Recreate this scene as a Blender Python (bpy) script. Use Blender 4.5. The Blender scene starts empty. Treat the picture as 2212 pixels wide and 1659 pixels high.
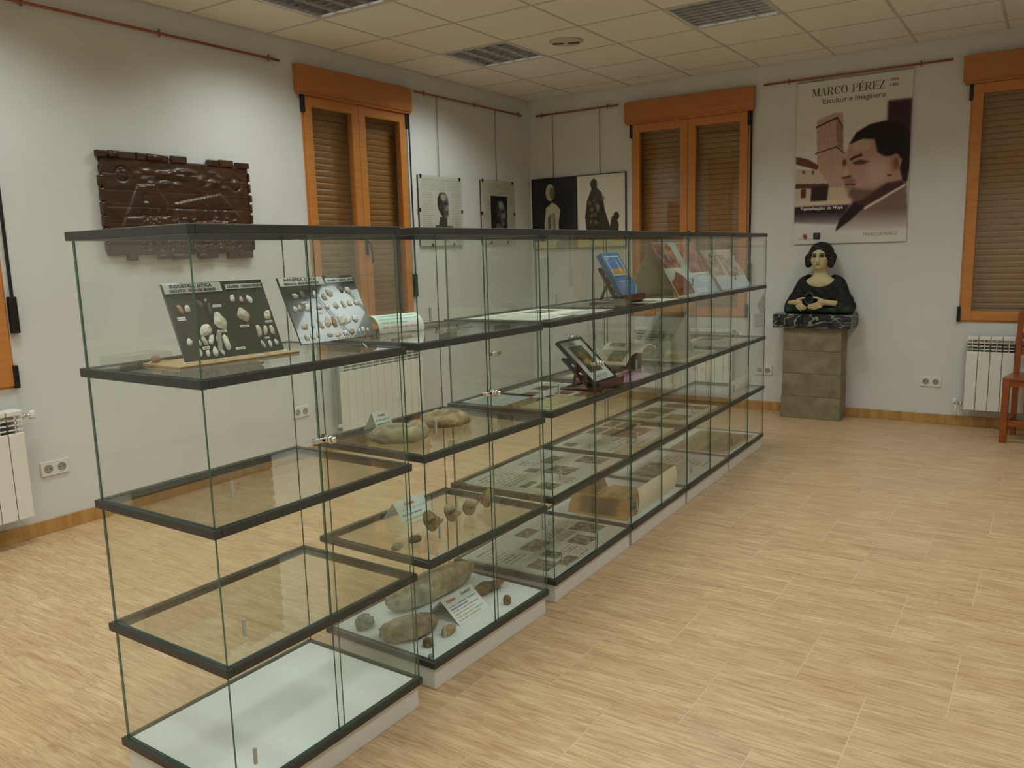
import bpy, bmesh, math, random
import numpy as np
from mathutils import Matrix, Vector, noise

# ------------------------------------------------------------------ camera, world, exposure
scene = bpy.context.scene
COL = scene.collection
CAM_R = ((0.83396, -0.0638, 0.54812), (0.55109, 0.14737, -0.82133), (-0.02838, 0.98702, 0.15807))
CAM_P = (4.5215, -7.2098, 1.4435)
cam_data = bpy.data.cameras.new('camera')
cam_data.sensor_fit = 'HORIZONTAL'
cam_data.sensor_width = 36.0
cam_data.lens = 36.0 * 1761.08 / 2212.0
cam_data.clip_start = 0.02
cam = bpy.data.objects.new('camera', cam_data)
COL.objects.link(cam)
cam.matrix_world = Matrix.Translation(CAM_P) @ Matrix(CAM_R).to_4x4()
scene.camera = cam

world = bpy.data.worlds.new('night')
scene.world = world
world.use_nodes = True
world.node_tree.nodes['Background'].inputs[0].default_value = (0.01, 0.012, 0.02, 1)
world.node_tree.nodes['Background'].inputs[1].default_value = 0.2

scene.view_settings.view_transform = 'Standard'
scene.view_settings.look = 'None'
scene.view_settings.gamma = 1.0
scene.view_settings.use_curve_mapping = False
scene.view_settings.exposure = -1.14
scene.cycles.transparent_max_bounces = 80
scene.cycles.max_bounces = 5
scene.cycles.diffuse_bounces = 3
scene.cycles.glossy_bounces = 2
scene.cycles.use_adaptive_sampling = True
scene.cycles.adaptive_threshold = 0.12
scene.cycles.adaptive_min_samples = 12
scene.cycles.use_denoising = True
scene.cycles.caustics_reflective = False
scene.cycles.caustics_refractive = False

LAMP_WATTS = 24.0
LAMP_COLOR = (0.90, 1.0, 0.975)
LAMP_SPREAD = math.radians(138)

# ------------------------------------------------------------------ measured layout (metres)
H = 2.944                      # ceiling height
XR, YF = 5.6, -9.9             # right wall, wall behind the camera
GX, GY = 0.5214, -0.2794       # ceiling grid offsets, 0.6 m pitch
ZS = (0.1017, 0.4529, 0.8103, 1.1737, 1.5315)   # tops of the dark frames of a case
TF = 0.0235
D = 0.526
rnd = random.Random(7)

# ------------------------------------------------------------------ helpers
def lin(c):
    r = []
    for v in c[:3]:
        v = v / 255.0
        r.append(v / 12.92 if v <= 0.04045 else ((v + 0.055) / 1.055) ** 2.4)
    return tuple(r) + (1.0,)

MATS = {}
def mat(name, color=(200, 200, 200), rough=0.5, metal=0.0, spec=0.5, coat=0.0):
    m = bpy.data.materials.new(name); m.use_nodes = True
    b = m.node_tree.nodes['Principled BSDF']
    b.inputs['Base Color'].default_value = lin(color)
    b.inputs['Roughness'].default_value = rough
    b.inputs['Metallic'].default_value = metal
    b.inputs['Specular IOR Level'].default_value = spec
    if coat: b.inputs['Coat Weight'].default_value = coat
    MATS[name] = m
    return m

def noisy(name, c1, c2, rough=0.5, scale=(8, 8, 8), detail=5, bump=0.0, bump_dist=0.002, coord='Object', spec=0.5, lo=0.3, hi=0.7, rand=False, metal=0.0, coat=0.0, dist=0.0):
    m = mat(name, c1, rough, metal, spec, coat); nt = m.node_tree; N = nt.nodes; L = nt.links
    b = N['Principled BSDF']
    if coord == 'World':
        src = N.new('ShaderNodeNewGeometry').outputs['Position']
    else:
        src = N.new('ShaderNodeTexCoord').outputs[coord]
    mp = N.new('ShaderNodeMapping'); mp.inputs['Scale'].default_value = scale
    L.new(src, mp.inputs['Vector'])
    if rand:
        oi = N.new('ShaderNodeObjectInfo'); mu = N.new('ShaderNodeMath'); mu.operation = 'MULTIPLY'; mu.inputs[1].default_value = 37.0
        L.new(oi.outputs['Random'], mu.inputs[0])
        L.new(mu.outputs[0], mp.inputs['Location'])
    t = N.new('ShaderNodeTexNoise'); t.inputs['Scale'].default_value = 1.0; t.inputs['Detail'].default_value = detail
    t.inputs['Distortion'].default_value = dist
    L.new(mp.outputs[0], t.inputs['Vector'])
    r = N.new('ShaderNodeValToRGB')
    r.color_ramp.elements[0].position = lo; r.color_ramp.elements[0].color = lin(c1)
    r.color_ramp.elements[1].position = hi; r.color_ramp.elements[1].color = lin(c2)
    L.new(t.outputs['Fac'], r.inputs['Fac']); L.new(r.outputs['Color'], b.inputs['Base Color'])
    if bump:
        bp = N.new('ShaderNodeBump'); bp.inputs['Strength'].default_value = bump; bp.inputs['Distance'].default_value = bump_dist
        L.new(t.outputs['Fac'], bp.inputs['Height']); L.new(bp.outputs['Normal'], b.inputs['Normal'])
    return m

def emissive(name, color, strength):
    m = mat(name, color, 0.5); b = m.node_tree.nodes['Principled BSDF']
    b.inputs['Emission Color'].default_value = tuple(color[i] / 255.0 for i in range(3)) + (1,)
    b.inputs['Emission Strength'].default_value = strength
    return m

def glassy(name, tint, ior=1.45, rough=0.0):
    """thin architectural glass: what the surface does not mirror passes straight through"""
    m = bpy.data.materials.new(name); m.use_nodes = True; nt = m.node_tree; N = nt.nodes; L = nt.links
    N.remove(N['Principled BSDF']); out = N['Material Output']
    tr = N.new('ShaderNodeBsdfTransparent'); tr.inputs[0].default_value = tuple(tint) + (1,)
    gl = N.new('ShaderNodeBsdfGlossy'); gl.inputs['Roughness'].default_value = rough; gl.inputs['Color'].default_value = (1, 1, 1, 1)
    # Schlick reflectance, the same from both sides of the sheet
    f0 = ((ior - 1) / (ior + 1)) ** 2
    lw = N.new('ShaderNodeLayerWeight'); lw.inputs['Blend'].default_value = 0.5
    pw = N.new('ShaderNodeMath'); pw.operation = 'POWER'; pw.inputs[1].default_value = 5.0
    fr = N.new('ShaderNodeMath'); fr.operation = 'MULTIPLY_ADD'; fr.inputs[1].default_value = 1 - f0; fr.inputs[2].default_value = f0
    L.new(lw.outputs['Facing'], pw.inputs[0]); L.new(pw.outputs[0], fr.inputs[0])
    mx = N.new('ShaderNodeMixShader')
    L.new(fr.outputs[0], mx.inputs[0]); L.new(tr.outputs[0], mx.inputs[1]); L.new(gl.outputs[0], mx.inputs[2])
    L.new(mx.outputs[0], out.inputs['Surface'])
    MATS[name] = m
    return m

def vcol(name, rough=0.5, spec=0.3, coat=0.0):
    m = mat(name, (255, 255, 255), rough, 0, spec, coat); nt = m.node_tree
    a = nt.nodes.new('ShaderNodeAttribute'); a.attribute_name = 'Col'
    nt.links.new(a.outputs['Color'], nt.nodes['Principled BSDF'].inputs['Base Color'])
    return m

class MB:
    """collects simple solids into one mesh"""
    def __init__(s): s.v = []; s.f = []; s.m = []
    def add(s, vs, fs, mi=0):
        o = len(s.v); s.v += [tuple(p) for p in vs]
        s.f += [tuple(i + o for i in f) for f in fs]; s.m += [mi] * len(fs); return s
    def box(s, x0, x1, y0, y1, z0, z1, mi=0):
        return s.add([(x0,y0,z0),(x1,y0,z0),(x1,y1,z0),(x0,y1,z0),(x0,y0,z1),(x1,y0,z1),(x1,y1,z1),(x0,y1,z1)],
                     [(0,3,2,1),(4,5,6,7),(0,1,5,4),(1,2,6,5),(2,3,7,6),(3,0,4,7)], mi)
    def bbox(s, x0, x1, y0, y1, z0, z1, c=0.003, mi=0):
        """box with bevelled edges"""
        bm = bmesh.new(); bmesh.ops.create_cube(bm, size=1)
        for v in bm.verts:
            v.co = Vector((x0 + (v.co.x + .5) * (x1 - x0), y0 + (v.co.y + .5) * (y1 - y0), z0 + (v.co.z + .5) * (z1 - z0)))
        bmesh.ops.bevel(bm, geom=list(bm.edges), offset=c, segments=2, affect='EDGES', profile=0.5)
        bm.verts.index_update()
        s.add([v.co[:] for v in bm.verts], [[v.index for v in f.verts] for f in bm.faces], mi); bm.free(); return s
    def prism(s, poly, y0, y1, mi=0):
        """poly in XZ (counter-clockwise seen from -Y), extruded y0..y1"""
        n = len(poly); a = [(p[0], y0, p[1]) for p in poly]; b = [(p[0], y1, p[1]) for p in poly]
        fs = [tuple(range(n)), tuple(range(2*n-1, n-1, -1))] + [(i, n+i, n+(i+1) % n, (i+1) % n) for i in range(n)]
        return s.add(a + b, fs, mi)
    def prismz(s, poly, z0, z1, mi=0):
        n = len(poly); a = [(p[0], p[1], z0) for p in poly]; b = [(p[0], p[1], z1) for p in poly]
        fs = [tuple(range(n-1, -1, -1)), tuple(range(n, 2*n))] + [(i, (i+1) % n, n+(i+1) % n, n+i) for i in range(n)]
        return s.add(a + b, fs, mi)
    def tube(s, path, r, n=8, mi=0, caps=True, radii=None):
        P = [Vector(p) for p in path]; rings = []
        prev = None
        for i, p in enumerate(P):
            t = (P[min(i+1, len(P)-1)] - P[max(i-1, 0)]).normalized()
            if prev is None:
                u = t.orthogonal().normalized()
            else:
                u = (prev - t * prev.dot(t)); u = u.normalized() if u.length > 1e-6 else t.orthogonal().normalized()
            prev = u; w = t.cross(u); rr = radii[i] if radii else r
            rings.append([p + (u * math.cos(2*math.pi*k/n) + w * math.sin(2*math.pi*k/n)) * rr for k in range(n)])
        vs = [q for g in rings for q in g]; fs = []
        for i in range(len(P)-1):
            for k in range(n):
                fs.append((i*n+k, i*n+(k+1) % n, (i+1)*n+(k+1) % n, (i+1)*n+k))
        if caps:
            fs += [tuple(range(n-1, -1, -1)), tuple(range((len(P)-1)*n, len(P)*n))]
        return s.add(vs, fs, mi)
    def cyl(s, a, b, r, n=12, mi=0, r2=None):
        return s.tube([a, b], r, n, mi, True, [r, r if r2 is None else r2])
    def lathe(s, prof, n=20, c=(0, 0, 0), axis='z', mi=0):
        vs = []; 
        for r, h in prof:
            for k in range(n):
                a = 2*math.pi*k/n; x, y = r*math.cos(a), r*math.sin(a)
                q = (x, y, h) if axis == 'z' else (x, h, -y)
                vs.append((q[0]+c[0], q[1]+c[1], q[2]+c[2]))
        fs = []
        for i in range(len(prof)-1):
            for k in range(n): fs.append((i*n+k, i*n+(k+1) % n, (i+1)*n+(k+1) % n, (i+1)*n+k))
        fs += [tuple(range(n-1, -1, -1)), tuple(range((len(prof)-1)*n, len(prof)*n))]
        return s.add(vs, fs, mi)
    def grid(s, P, mi=0):
        """P[i][j] points"""
        a, b = len(P), len(P[0])
        return s.add([q for r in P for q in r], [(i*b+j, i*b+j+1, (i+1)*b+j+1, (i+1)*b+j) for i in range(a-1) for j in range(b-1)], mi)
    def mesh(s, name, mats, smooth=False):
        me = bpy.data.meshes.new(name); me.from_pydata(s.v, [], s.f)
        for m in (mats if isinstance(mats, (list, tuple)) else [mats]): me.materials.append(MATS[m] if isinstance(m, str) else m)
        me.polygons.foreach_set('material_index', s.m)
        if smooth: me.polygons.foreach_set('use_smooth', [True] * len(s.f))
        me.update(); return me
    def build(s, name, mats, parent=None, smooth=False, loc=None):
        return link(name, s.mesh(name, mats, smooth), parent, loc)

def link(name, me, parent=None, loc=None, rot=None):
    o = bpy.data.objects.new(name, me); COL.objects.link(o)
    if parent: o.parent = parent
    if loc: o.location = loc
    if rot: o.rotation_euler = rot
    return o

def tag(o, label=None, cat=None, group=None, kind=None):
    if label: o['label'] = label
    if cat: o['category'] = cat
    if group: o['group'] = group
    if kind: o['kind'] = kind
    return o

def root(name, label, cat, loc=(0, 0, 0), rot=(0, 0, 0), group=None):
    o = bpy.data.objects.new(name, None); COL.objects.link(o)
    o.empty_display_size = 0.05; o.location = loc; o.rotation_euler = rot
    return tag(o, label, cat, group)

def place(o, x, y, z, yaw=0.0, tilt=0.0):
    """local X = width, Y = into the thing, Z = up; tilt leans the top back (90 = lying face up)"""
    o.location = (x, y, z); o.rotation_euler = (math.radians(-tilt), 0, math.radians(yaw)); return o

CASES = {1: (2.8901, -6.0593, -0.0101, 0.715), 2: (2.8781, -5.2596, -0.0251, 0.715)}
for i in range(4):
    c, s_ = math.cos(0.0194), math.sin(0.0194); v = i * 0.7729
    CASES[3 + i] = (2.8793 - v * s_, -4.4624 + v * c, 0.0194, 0.7629)
def cw(k, a, b):
    """case k, a metres behind its front, b metres along it -> world x, y"""
    x, y, r, _ = CASES[k]; c, s_ = math.cos(r), math.sin(r)
    return x - a * c - b * s_, y - a * s_ + b * c

def text(name, body, size, x, z, y, m, parent, align='LEFT', bold=0.0, sx=1.0, shear=0.0):
    cu = bpy.data.curves.new('lettering', 'FONT'); cu.body = body; cu.size = size; cu.align_x = align
    cu.extrude = 0.0002; cu.offset = bold; cu.resolution_u = 3; cu.shear = shear
    t = bpy.data.objects.new('lettering', cu); COL.objects.link(t)
    bpy.context.view_layer.update()
    me = bpy.data.meshes.new_from_object(t.evaluated_get(bpy.context.evaluated_depsgraph_get()))
    bpy.data.objects.remove(t); bpy.data.curves.remove(cu)
    me.materials.clear(); me.materials.append(MATS[m])
    for v in me.vertices:
        v.co = Vector((x + v.co.x * sx, y - v.co.z, z + v.co.y))
    me.update()
    return link(name, me, parent)

# ------------------------------------------------------------------ flat prints: a fine grid with a colour per point
class Paint:
    def __init__(s, w, h, bg=(235, 232, 222)):
        s.w, s.h = w, h; s.q = 1
        s.a = np.ones((h, w, 3)) * (np.array(bg) / 255.0)
        yy, xx = np.mgrid[0:h, 0:w]
        s.x = xx / (w - 1.0); s.y = yy / (h - 1.0)       # y up
    def put(s, mask, c, alpha=1.0):
        m = (mask * alpha)[..., None]; s.a = s.a * (1 - m) + m * (np.array(c) / 255.0); return s
    def polym(s, pts):
        x, y = s.x, s.y; ins = np.zeros(x.shape, bool); n = len(pts)
        for i in range(n):
            x0, y0 = pts[i]; x1, y1 = pts[(i+1) % n]
            if y0 == y1: continue
            c = ((y0 > y) != (y1 > y)) & (x < (x1-x0) * (y-y0) / (y1-y0) + x0); ins ^= c
        return ins.astype(float)
    @staticmethod
    def blur(m, k):
        for _ in range(k):
            p = np.pad(m, 1, mode='edge')
            m = (p[:-2, 1:-1] + p[2:, 1:-1] + p[1:-1, :-2] + p[1:-1, 2:] + 4 * m) / 8.0
        return m
    def poly(s, pts, c, soft=0, alpha=1.0): return s.put(s.blur(s.polym(pts), soft * s.q), c, alpha)
    def rect(s, x0, y0, x1, y1, c, soft=0, alpha=1.0): return s.poly([(x0,y0),(x1,y0),(x1,y1),(x0,y1)], c, soft, alpha)
    def ell(s, cx, cy, rx, ry, c, soft=0, alpha=1.0):
        m = ((((s.x-cx)/rx)**2 + ((s.y-cy)/ry)**2) < 1).astype(float); return s.put(s.blur(m, soft * s.q), c, alpha)
    def vgrad(s, x0, x1, ya, yb, c):
        """alpha 0 at ya to 1 at yb inside x0..x1"""
        t = np.clip((s.y-ya) / (yb-ya), 0, 1) * ((s.x >= x0) & (s.x <= x1)); return s.put(t, c)
    def noise(s, amp, seed=1, k=1, region=None):
        r = np.random.RandomState(seed).rand(s.h, s.w) - .5
        r = s.blur(r, k) * (1 + k)
        if region is not None: r = r * s.polym(region)
        s.a = np.clip(s.a + amp * r[..., None], 0, 1); return s
    def lines(s, x0, y0, x1, y1, n, c, seed=1, thick=0.45, ragged=0.3, alpha=0.7):
        R = random.Random(seed); dy = (y1-y0) / n
        for i in range(n):
            b = y1 - (i+1) * dy; e = x1 - (x1-x0) * ragged * R.random() * (1 if R.random() < .4 else .15)
            m = ((s.y >= b) & (s.y <= b + dy*thick) & (s.x >= x0) & (s.x <= e)).astype(float)
            m *= (np.random.RandomState(seed*31+i).rand(1, s.w) > 0.18)
            s.put(m, c, alpha)
        return s
    def photo(s, x0, y0, x1, y1, seed=1, dark=(60, 52, 40), light=(190, 178, 150), scale=3):
        R = np.random.RandomState(seed); h, w = 24, 32
        f = sum(np.kron(R.rand(max(2, h >> k), max(2, w >> k)), np.ones((1 << k, 1 << k)))[:h, :w] * (1 << k) for k in range(3))
        f = s.blur(f, 1); f = (f-f.min()) / (f.max()-f.min())
        m = s.polym([(x0,y0),(x1,y0),(x1,y1),(x0,y1)])
        ix = np.clip((s.x-x0) / (x1-x0) * (w-1), 0, w-1).astype(int); iy = np.clip((s.y-y0) / (y1-y0) * (h-1), 0, h-1).astype(int)
        v = f[iy, ix][..., None]
        c = (np.array(dark) * (1-v) + np.array(light) * v) / 255.0
        s.a = s.a * (1 - m[..., None]) + m[..., None] * c; return s
    def mesh(s, name, W, Hh, m, thick=0.001, warp=None, mback='paper_plain'):
        """front face in XZ facing -Y, a slab behind it; warp(x,z)->(x,y,z) bends the sheet"""
        w, h = s.w, s.h
        X, Z = np.meshgrid(np.linspace(0, W, w), np.linspace(0, Hh, h))
        f = warp or (lambda x, z: (x, np.zeros_like(x), z))
        px, py, pz = f(X, Z); front = np.stack([px, py, pz], -1).reshape(-1, 3)
        n = w * h
        idx = np.arange(n).reshape(h, w)
        quads = np.stack([idx[:-1, :-1], idx[:-1, 1:], idx[1:, 1:], idx[1:, :-1]], -1).reshape(-1, 4)
        # back: coarse or same grid offset along normals
        P = front.reshape(h, w, 3)
        du = np.gradient(P, axis=1); dv = np.gradient(P, axis=0); nn = np.cross(du, dv)
        nn /= np.linalg.norm(nn, axis=-1, keepdims=True) + 1e-12
        back = P - nn * thick
        step_i = list(range(0, h, max(1, (h-1)//12))); step_j = list(range(0, w, max(1, (w-1)//12)))
        if warp is None: step_i, step_j = [0, h-1], [0, w-1]
        if step_i[-1] != h-1: step_i.append(h-1)
        if step_j[-1] != w-1: step_j.append(w-1)
        bi = {}; bv = []
        for i in step_i:
            for j in step_j: bi[(i, j)] = n + len(bv); bv.append(back[i, j])
        bq = []
        for a in range(len(step_i)-1):
            for b in range(len(step_j)-1):
                i, i2, j, j2 = step_i[a], step_i[a+1], step_j[b], step_j[b+1]
                bq.append((bi[(i, j)], bi[(i2, j)], bi[(i2, j2)], bi[(i, j2)]))
        for b in range(len(step_j)-1):
            j, j2 = step_j[b], step_j[b+1]
            bq.append((int(idx[0, j]), bi[(0, j)], bi[(0, j2)], int(idx[0, j2]))); bq.append((int(idx[h-1, j2]), bi[(h-1, j2)], bi[(h-1, j)], int(idx[h-1, j])))
        for a in range(len(step_i)-1):
            i, i2 = step_i[a], step_i[a+1]
            bq.append((int(idx[i2, 0]), bi[(i2, 0)], bi[(i, 0)], int(idx[i, 0]))); bq.append((int(idx[i, w-1]), bi[(i, w-1)], bi[(i2, w-1)], int(idx[i2, w-1])))
        V = np.concatenate([front, np.array(bv)]); F = [tuple(int(k) for k in q) for q in quads] + bq
        me = bpy.data.meshes.new(name); me.from_pydata([tuple(p) for p in V], [], F)
        me.materials.append(MATS[m]); me.materials.append(MATS[mback])
        me.polygons.foreach_set('material_index', [0] * len(quads) + [1] * len(bq))
        c = np.clip(s.a, 0, 1).reshape(-1, 3); c = np.where(c <= .04045, c / 12.92, ((c + .055) / 1.055) ** 2.4)
        c = np.concatenate([c, np.ones((len(bv), 3)) * .6]); c = np.concatenate([c, np.ones((len(V), 1))], 1)
        at = me.color_attributes.new('Col', 'FLOAT_COLOR', 'POINT'); at.data.foreach_set('color', c.astype(np.float32).ravel())
        me.update(); return me

# ------------------------------------------------------------------ blended solids (surface nets over a distance field)
def nets(f, lo, hi, h):
    lo = np.array(lo, float); n = np.ceil((np.array(hi) - lo) / h).astype(int) + 1
    ax = [lo[i] + h * np.arange(n[i]) for i in range(3)]
    X, Y, Z = np.meshgrid(*ax, indexing='ij'); F = f(X, Y, Z); S = F < 0
    m = n - 1; acc = np.zeros(tuple(m) + (3,)); cnt = np.zeros(tuple(m))
    def sub(A, o): return A[o[0]:o[0]+m[0], o[1]:o[1]+m[1], o[2]:o[2]+m[2]]
    for axis in range(3):
        o1, o2 = [a for a in range(3) if a != axis]
        for p in (0, 1):
            for q in (0, 1):
                a = [0, 0, 0]; a[o1] = p; a[o2] = q; b = list(a); b[axis] = 1
                fa, fb = sub(F, a), sub(F, b); cr = sub(S, a) != sub(S, b)
                t = np.where(cr, fa / np.where(cr, fa - fb, 1), 0)
                for k in range(3): acc[..., k] += np.where(cr, a[k] + (t if k == axis else 0), 0)
                cnt += cr
    act = cnt > 0; idx = -np.ones(tuple(m), int); idx[act] = np.arange(act.sum())
    cell = np.argwhere(act); V = lo + h * (cell + acc[act] / cnt[act][:, None])
    Q = []
    for axis in range(3):
        o1, o2 = (axis + 1) % 3, (axis + 2) % 3
        sl = [slice(None)] * 3; sl[axis] = slice(0, m[axis]); sl[o1] = slice(1, m[o1]); sl[o2] = slice(1, m[o2])
        sl2 = list(sl); sl2[axis] = slice(1, m[axis] + 1)
        s0, s1 = S[tuple(sl)], S[tuple(sl2)]
        E = np.argwhere(s0 != s1); fl = s0[s0 != s1]
        def ci(d1, d2):
            e = E.copy(); e[:, o1] += 1 + d1; e[:, o2] += 1 + d2; return idx[e[:, 0], e[:, 1], e[:, 2]]
        q = np.stack([ci(-1, -1), ci(0, -1), ci(0, 0), ci(-1, 0)], 1)
        q[~fl] = q[~fl][:, ::-1]; Q.append(q)
    return V, np.concatenate(Q)
def sd_ell(X, Y, Z, c, r):
    k = np.sqrt(((X-c[0])/r[0])**2 + ((Y-c[1])/r[1])**2 + ((Z-c[2])/r[2])**2); return (k - 1) * min(r)
def sd_cap(X, Y, Z, a, b, r1, r2=None):
    r2 = r1 if r2 is None else r2
    a = np.array(a, float); d = np.array(b, float) - a; L = d @ d
    t = np.clip(((X-a[0])*d[0] + (Y-a[1])*d[1] + (Z-a[2])*d[2]) / L, 0, 1)
    return np.sqrt((X-a[0]-t*d[0])**2 + (Y-a[1]-t*d[1])**2 + (Z-a[2]-t*d[2])**2) - (r1 + (r2-r1) * t)
def sd_box(X, Y, Z, c, b, r):
    qx, qy, qz = np.abs(X-c[0])-b[0]+r, np.abs(Y-c[1])-b[1]+r, np.abs(Z-c[2])-b[2]+r
    return np.sqrt(np.maximum(qx, 0)**2 + np.maximum(qy, 0)**2 + np.maximum(qz, 0)**2) + np.minimum(np.maximum(qx, np.maximum(qy, qz)), 0) - r
def smin(a, b, k):
    h = np.clip(.5 + .5 * (b-a) / k, 0, 1); return b * (1-h) + a * h - k * h * (1-h)
def net_obj(name, f, lo, hi, h, m, parent, color=None):
    V, Q = nets(f, lo, hi, h)
    me = bpy.data.meshes.new(name); me.from_pydata(V.tolist(), [], Q.tolist())
    me.materials.append(MATS[m]); me.polygons.foreach_set('use_smooth', [True] * len(Q))
    if color is not None:
        c = color(V); c = np.where(c <= .04045, c / 12.92, ((c + .055) / 1.055) ** 2.4)
        at = me.color_attributes.new('Col', 'FLOAT_COLOR', 'POINT')
        at.data.foreach_set('color', np.concatenate([c, np.ones((len(V), 1))], 1).astype(np.float32).ravel())
    me.update(); return link(name, me, parent)

# ------------------------------------------------------------------ materials
noisy('wall_paint', (219, 218, 214), (223, 222, 218), 0.75, (3, 3, 3), 3, coord='World', spec=0.25)
noisy('ceiling_tile', (232, 228, 218), (240, 236, 227), 0.85, (60, 60, 60), 4, coord='World', spec=0.2, bump=0.15)
mat('ceiling_bar', (204, 198, 186), 0.6)
mat('grout', (206, 184, 154), 0.7)
noisy('wood_pine', (192, 124, 60), (208, 138, 68), 0.4, (3, 3, 40), 4, dist=1.2, coat=0.2)
noisy('wood_casing', (180, 110, 58), (196, 126, 66), 0.4, (2, 30, 30), 4, dist=0.8, coat=0.15)
noisy('slat_brown', (162, 116, 66), (172, 126, 74), 0.42, (2, 20, 20), 3)
mat('black_metal', (22, 22, 22), 0.45)
mat('black_strap', (26, 24, 24), 0.8)
noisy('radiator_white', (232, 228, 218), (236, 232, 222), 0.35, (2, 2, 2), 1)
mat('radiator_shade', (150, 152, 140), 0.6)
mat('chrome', (225, 222, 215), 0.12, 1.0)
mat('socket_white', (228, 224, 214), 0.35)
mat('socket_grey', (150, 148, 142), 0.5)
mat('hole', (18, 18, 18), 0.8)
noisy('copper_rail', (150, 84, 64), (166, 96, 72), 0.35, (20, 20, 20), 2)
mat('brass_bracket', (140, 105, 60), 0.35, 0.7)
mat('chain_metal', (70, 64, 52), 0.4, 0.8)
noisy('frame_dark', (54, 54, 50), (60, 60, 55), 0.42, (6, 6, 6), 2)
mat('plinth_white', (222, 220, 214), 0.4)
mat('base_board', (236, 238, 238), 0.25)
glassy('glass_pane', (0.978, 0.988, 0.975))
glassy('glass_shelf', (0.955, 0.97, 0.945))
glassy('glass_window', (0.96, 0.97, 0.96))
glassy('acrylic', (0.95, 0.96, 0.955), 1.35)
m_ = mat('glass_edge', (62, 100, 84), 0.15)
mat('clip_plastic', (176, 178, 168), 0.3)
mat('paper_plain', (226, 222, 208), 0.7)
vcol('print_matt', 0.55, 0.3)
vcol('print_gloss', 0.2, 0.45)
vcol('bust_paint', 0.62, 0.25)
mat('print_ink', (30, 30, 28), 0.6)
mat('print_grey', (86, 90, 86), 0.6)
mat('print_faint', (120, 116, 112), 0.6)
mat('print_white', (236, 232, 224), 0.6)
mat('print_red', (196, 44, 34), 0.6)
mat('print_green', (40, 140, 100), 0.6)
mat('frame_black', (24, 24, 24), 0.35)
noisy('carved_wood', (46, 28, 15), (82, 50, 25), 0.42, (6, 6, 30), 5, coat=0.12, dist=1.0, bump=0.2)
noisy('chair_wood', (136, 66, 26), (158, 80, 32), 0.3, (5, 5, 30), 4, coat=0.3, dist=1.0)
noisy('stand_wood', (66, 28, 20), (88, 40, 28), 0.3, (5, 5, 30), 4, coat=0.3)
noisy('concrete', (116, 106, 82), (150, 140, 112), 0.85, (9, 9, 9), 8, bump=0.4, rand=True)
noisy('cork', (170, 138, 94), (186, 154, 108), 0.8, (80, 80, 80), 4)
noisy('rock_tan', (146, 130, 98), (194, 180, 148), 0.85, (26, 26, 26), 7, bump=0.7, bump_dist=0.004, lo=0.34, hi=0.68)
noisy('rock_ochre', (138, 110, 74), (188, 164, 126), 0.85, (30, 30, 30), 7, bump=0.7, bump_dist=0.004, lo=0.34, hi=0.68)
noisy('rock_grey', (128, 122, 102), (174, 166, 144), 0.85, (30, 30, 30), 7, bump=0.6, bump_dist=0.004, lo=0.34, hi=0.68)
noisy('rock_brown', (88, 66, 48), (150, 120, 92), 0.8, (34, 34, 34), 6, bump=0.6, lo=0.34, hi=0.68)
noisy('rock_dark', (76, 66, 48), (116, 102, 76), 0.85, (90, 90, 90), 6, bump=0.8, lo=0.34, hi=0.68)
noisy('flint_pale', (214, 212, 202), (236, 234, 226), 0.5, (60, 60, 60), 5, bump=0.3, rand=True)
noisy('flint_cream', (214, 208, 186), (232, 226, 206), 0.5, (60, 60, 60), 5, bump=0.3, rand=True)
noisy('flint_pink', (202, 182, 164), (218, 200, 184), 0.5, (60, 60, 60), 5, bump=0.3, rand=True)
noisy('flint_red', (164, 122, 86), (194, 154, 116), 0.5, (60, 60, 60), 5, bump=0.3, rand=True)
noisy('flint_grey', (88, 84, 72), (112, 106, 92), 0.5, (60, 60, 60), 5, bump=0.3, rand=True)
noisy('flint_tan', (190, 176, 150), (208, 196, 172), 0.5, (60, 60, 60), 5, bump=0.3, rand=True)
mat('board_black', (60, 60, 52), 0.16, spec=0.5, coat=0.6)
mat('clay_ball', (176, 132, 100), 0.75)
mat('bronze', (120, 92, 62), 0.5)
mat('card_white', (232, 234, 230), 0.5)
mat('lamp_white', (205, 203, 196), 0.5)
mat('louvre', (200, 198, 192), 0.25, 1.0)
emissive('tube_lit', (255, 246, 228), 16.0)
mat('vent_grey', (196, 190, 178), 0.6)
mat('vent_dark', (92, 84, 70), 0.8)
mat('book_blue', (52, 104, 152), 0.35, coat=0.3)
mat('pages', (222, 216, 198), 0.8)
mat('folder_yellow', (206, 152, 58), 0.55)

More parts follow.
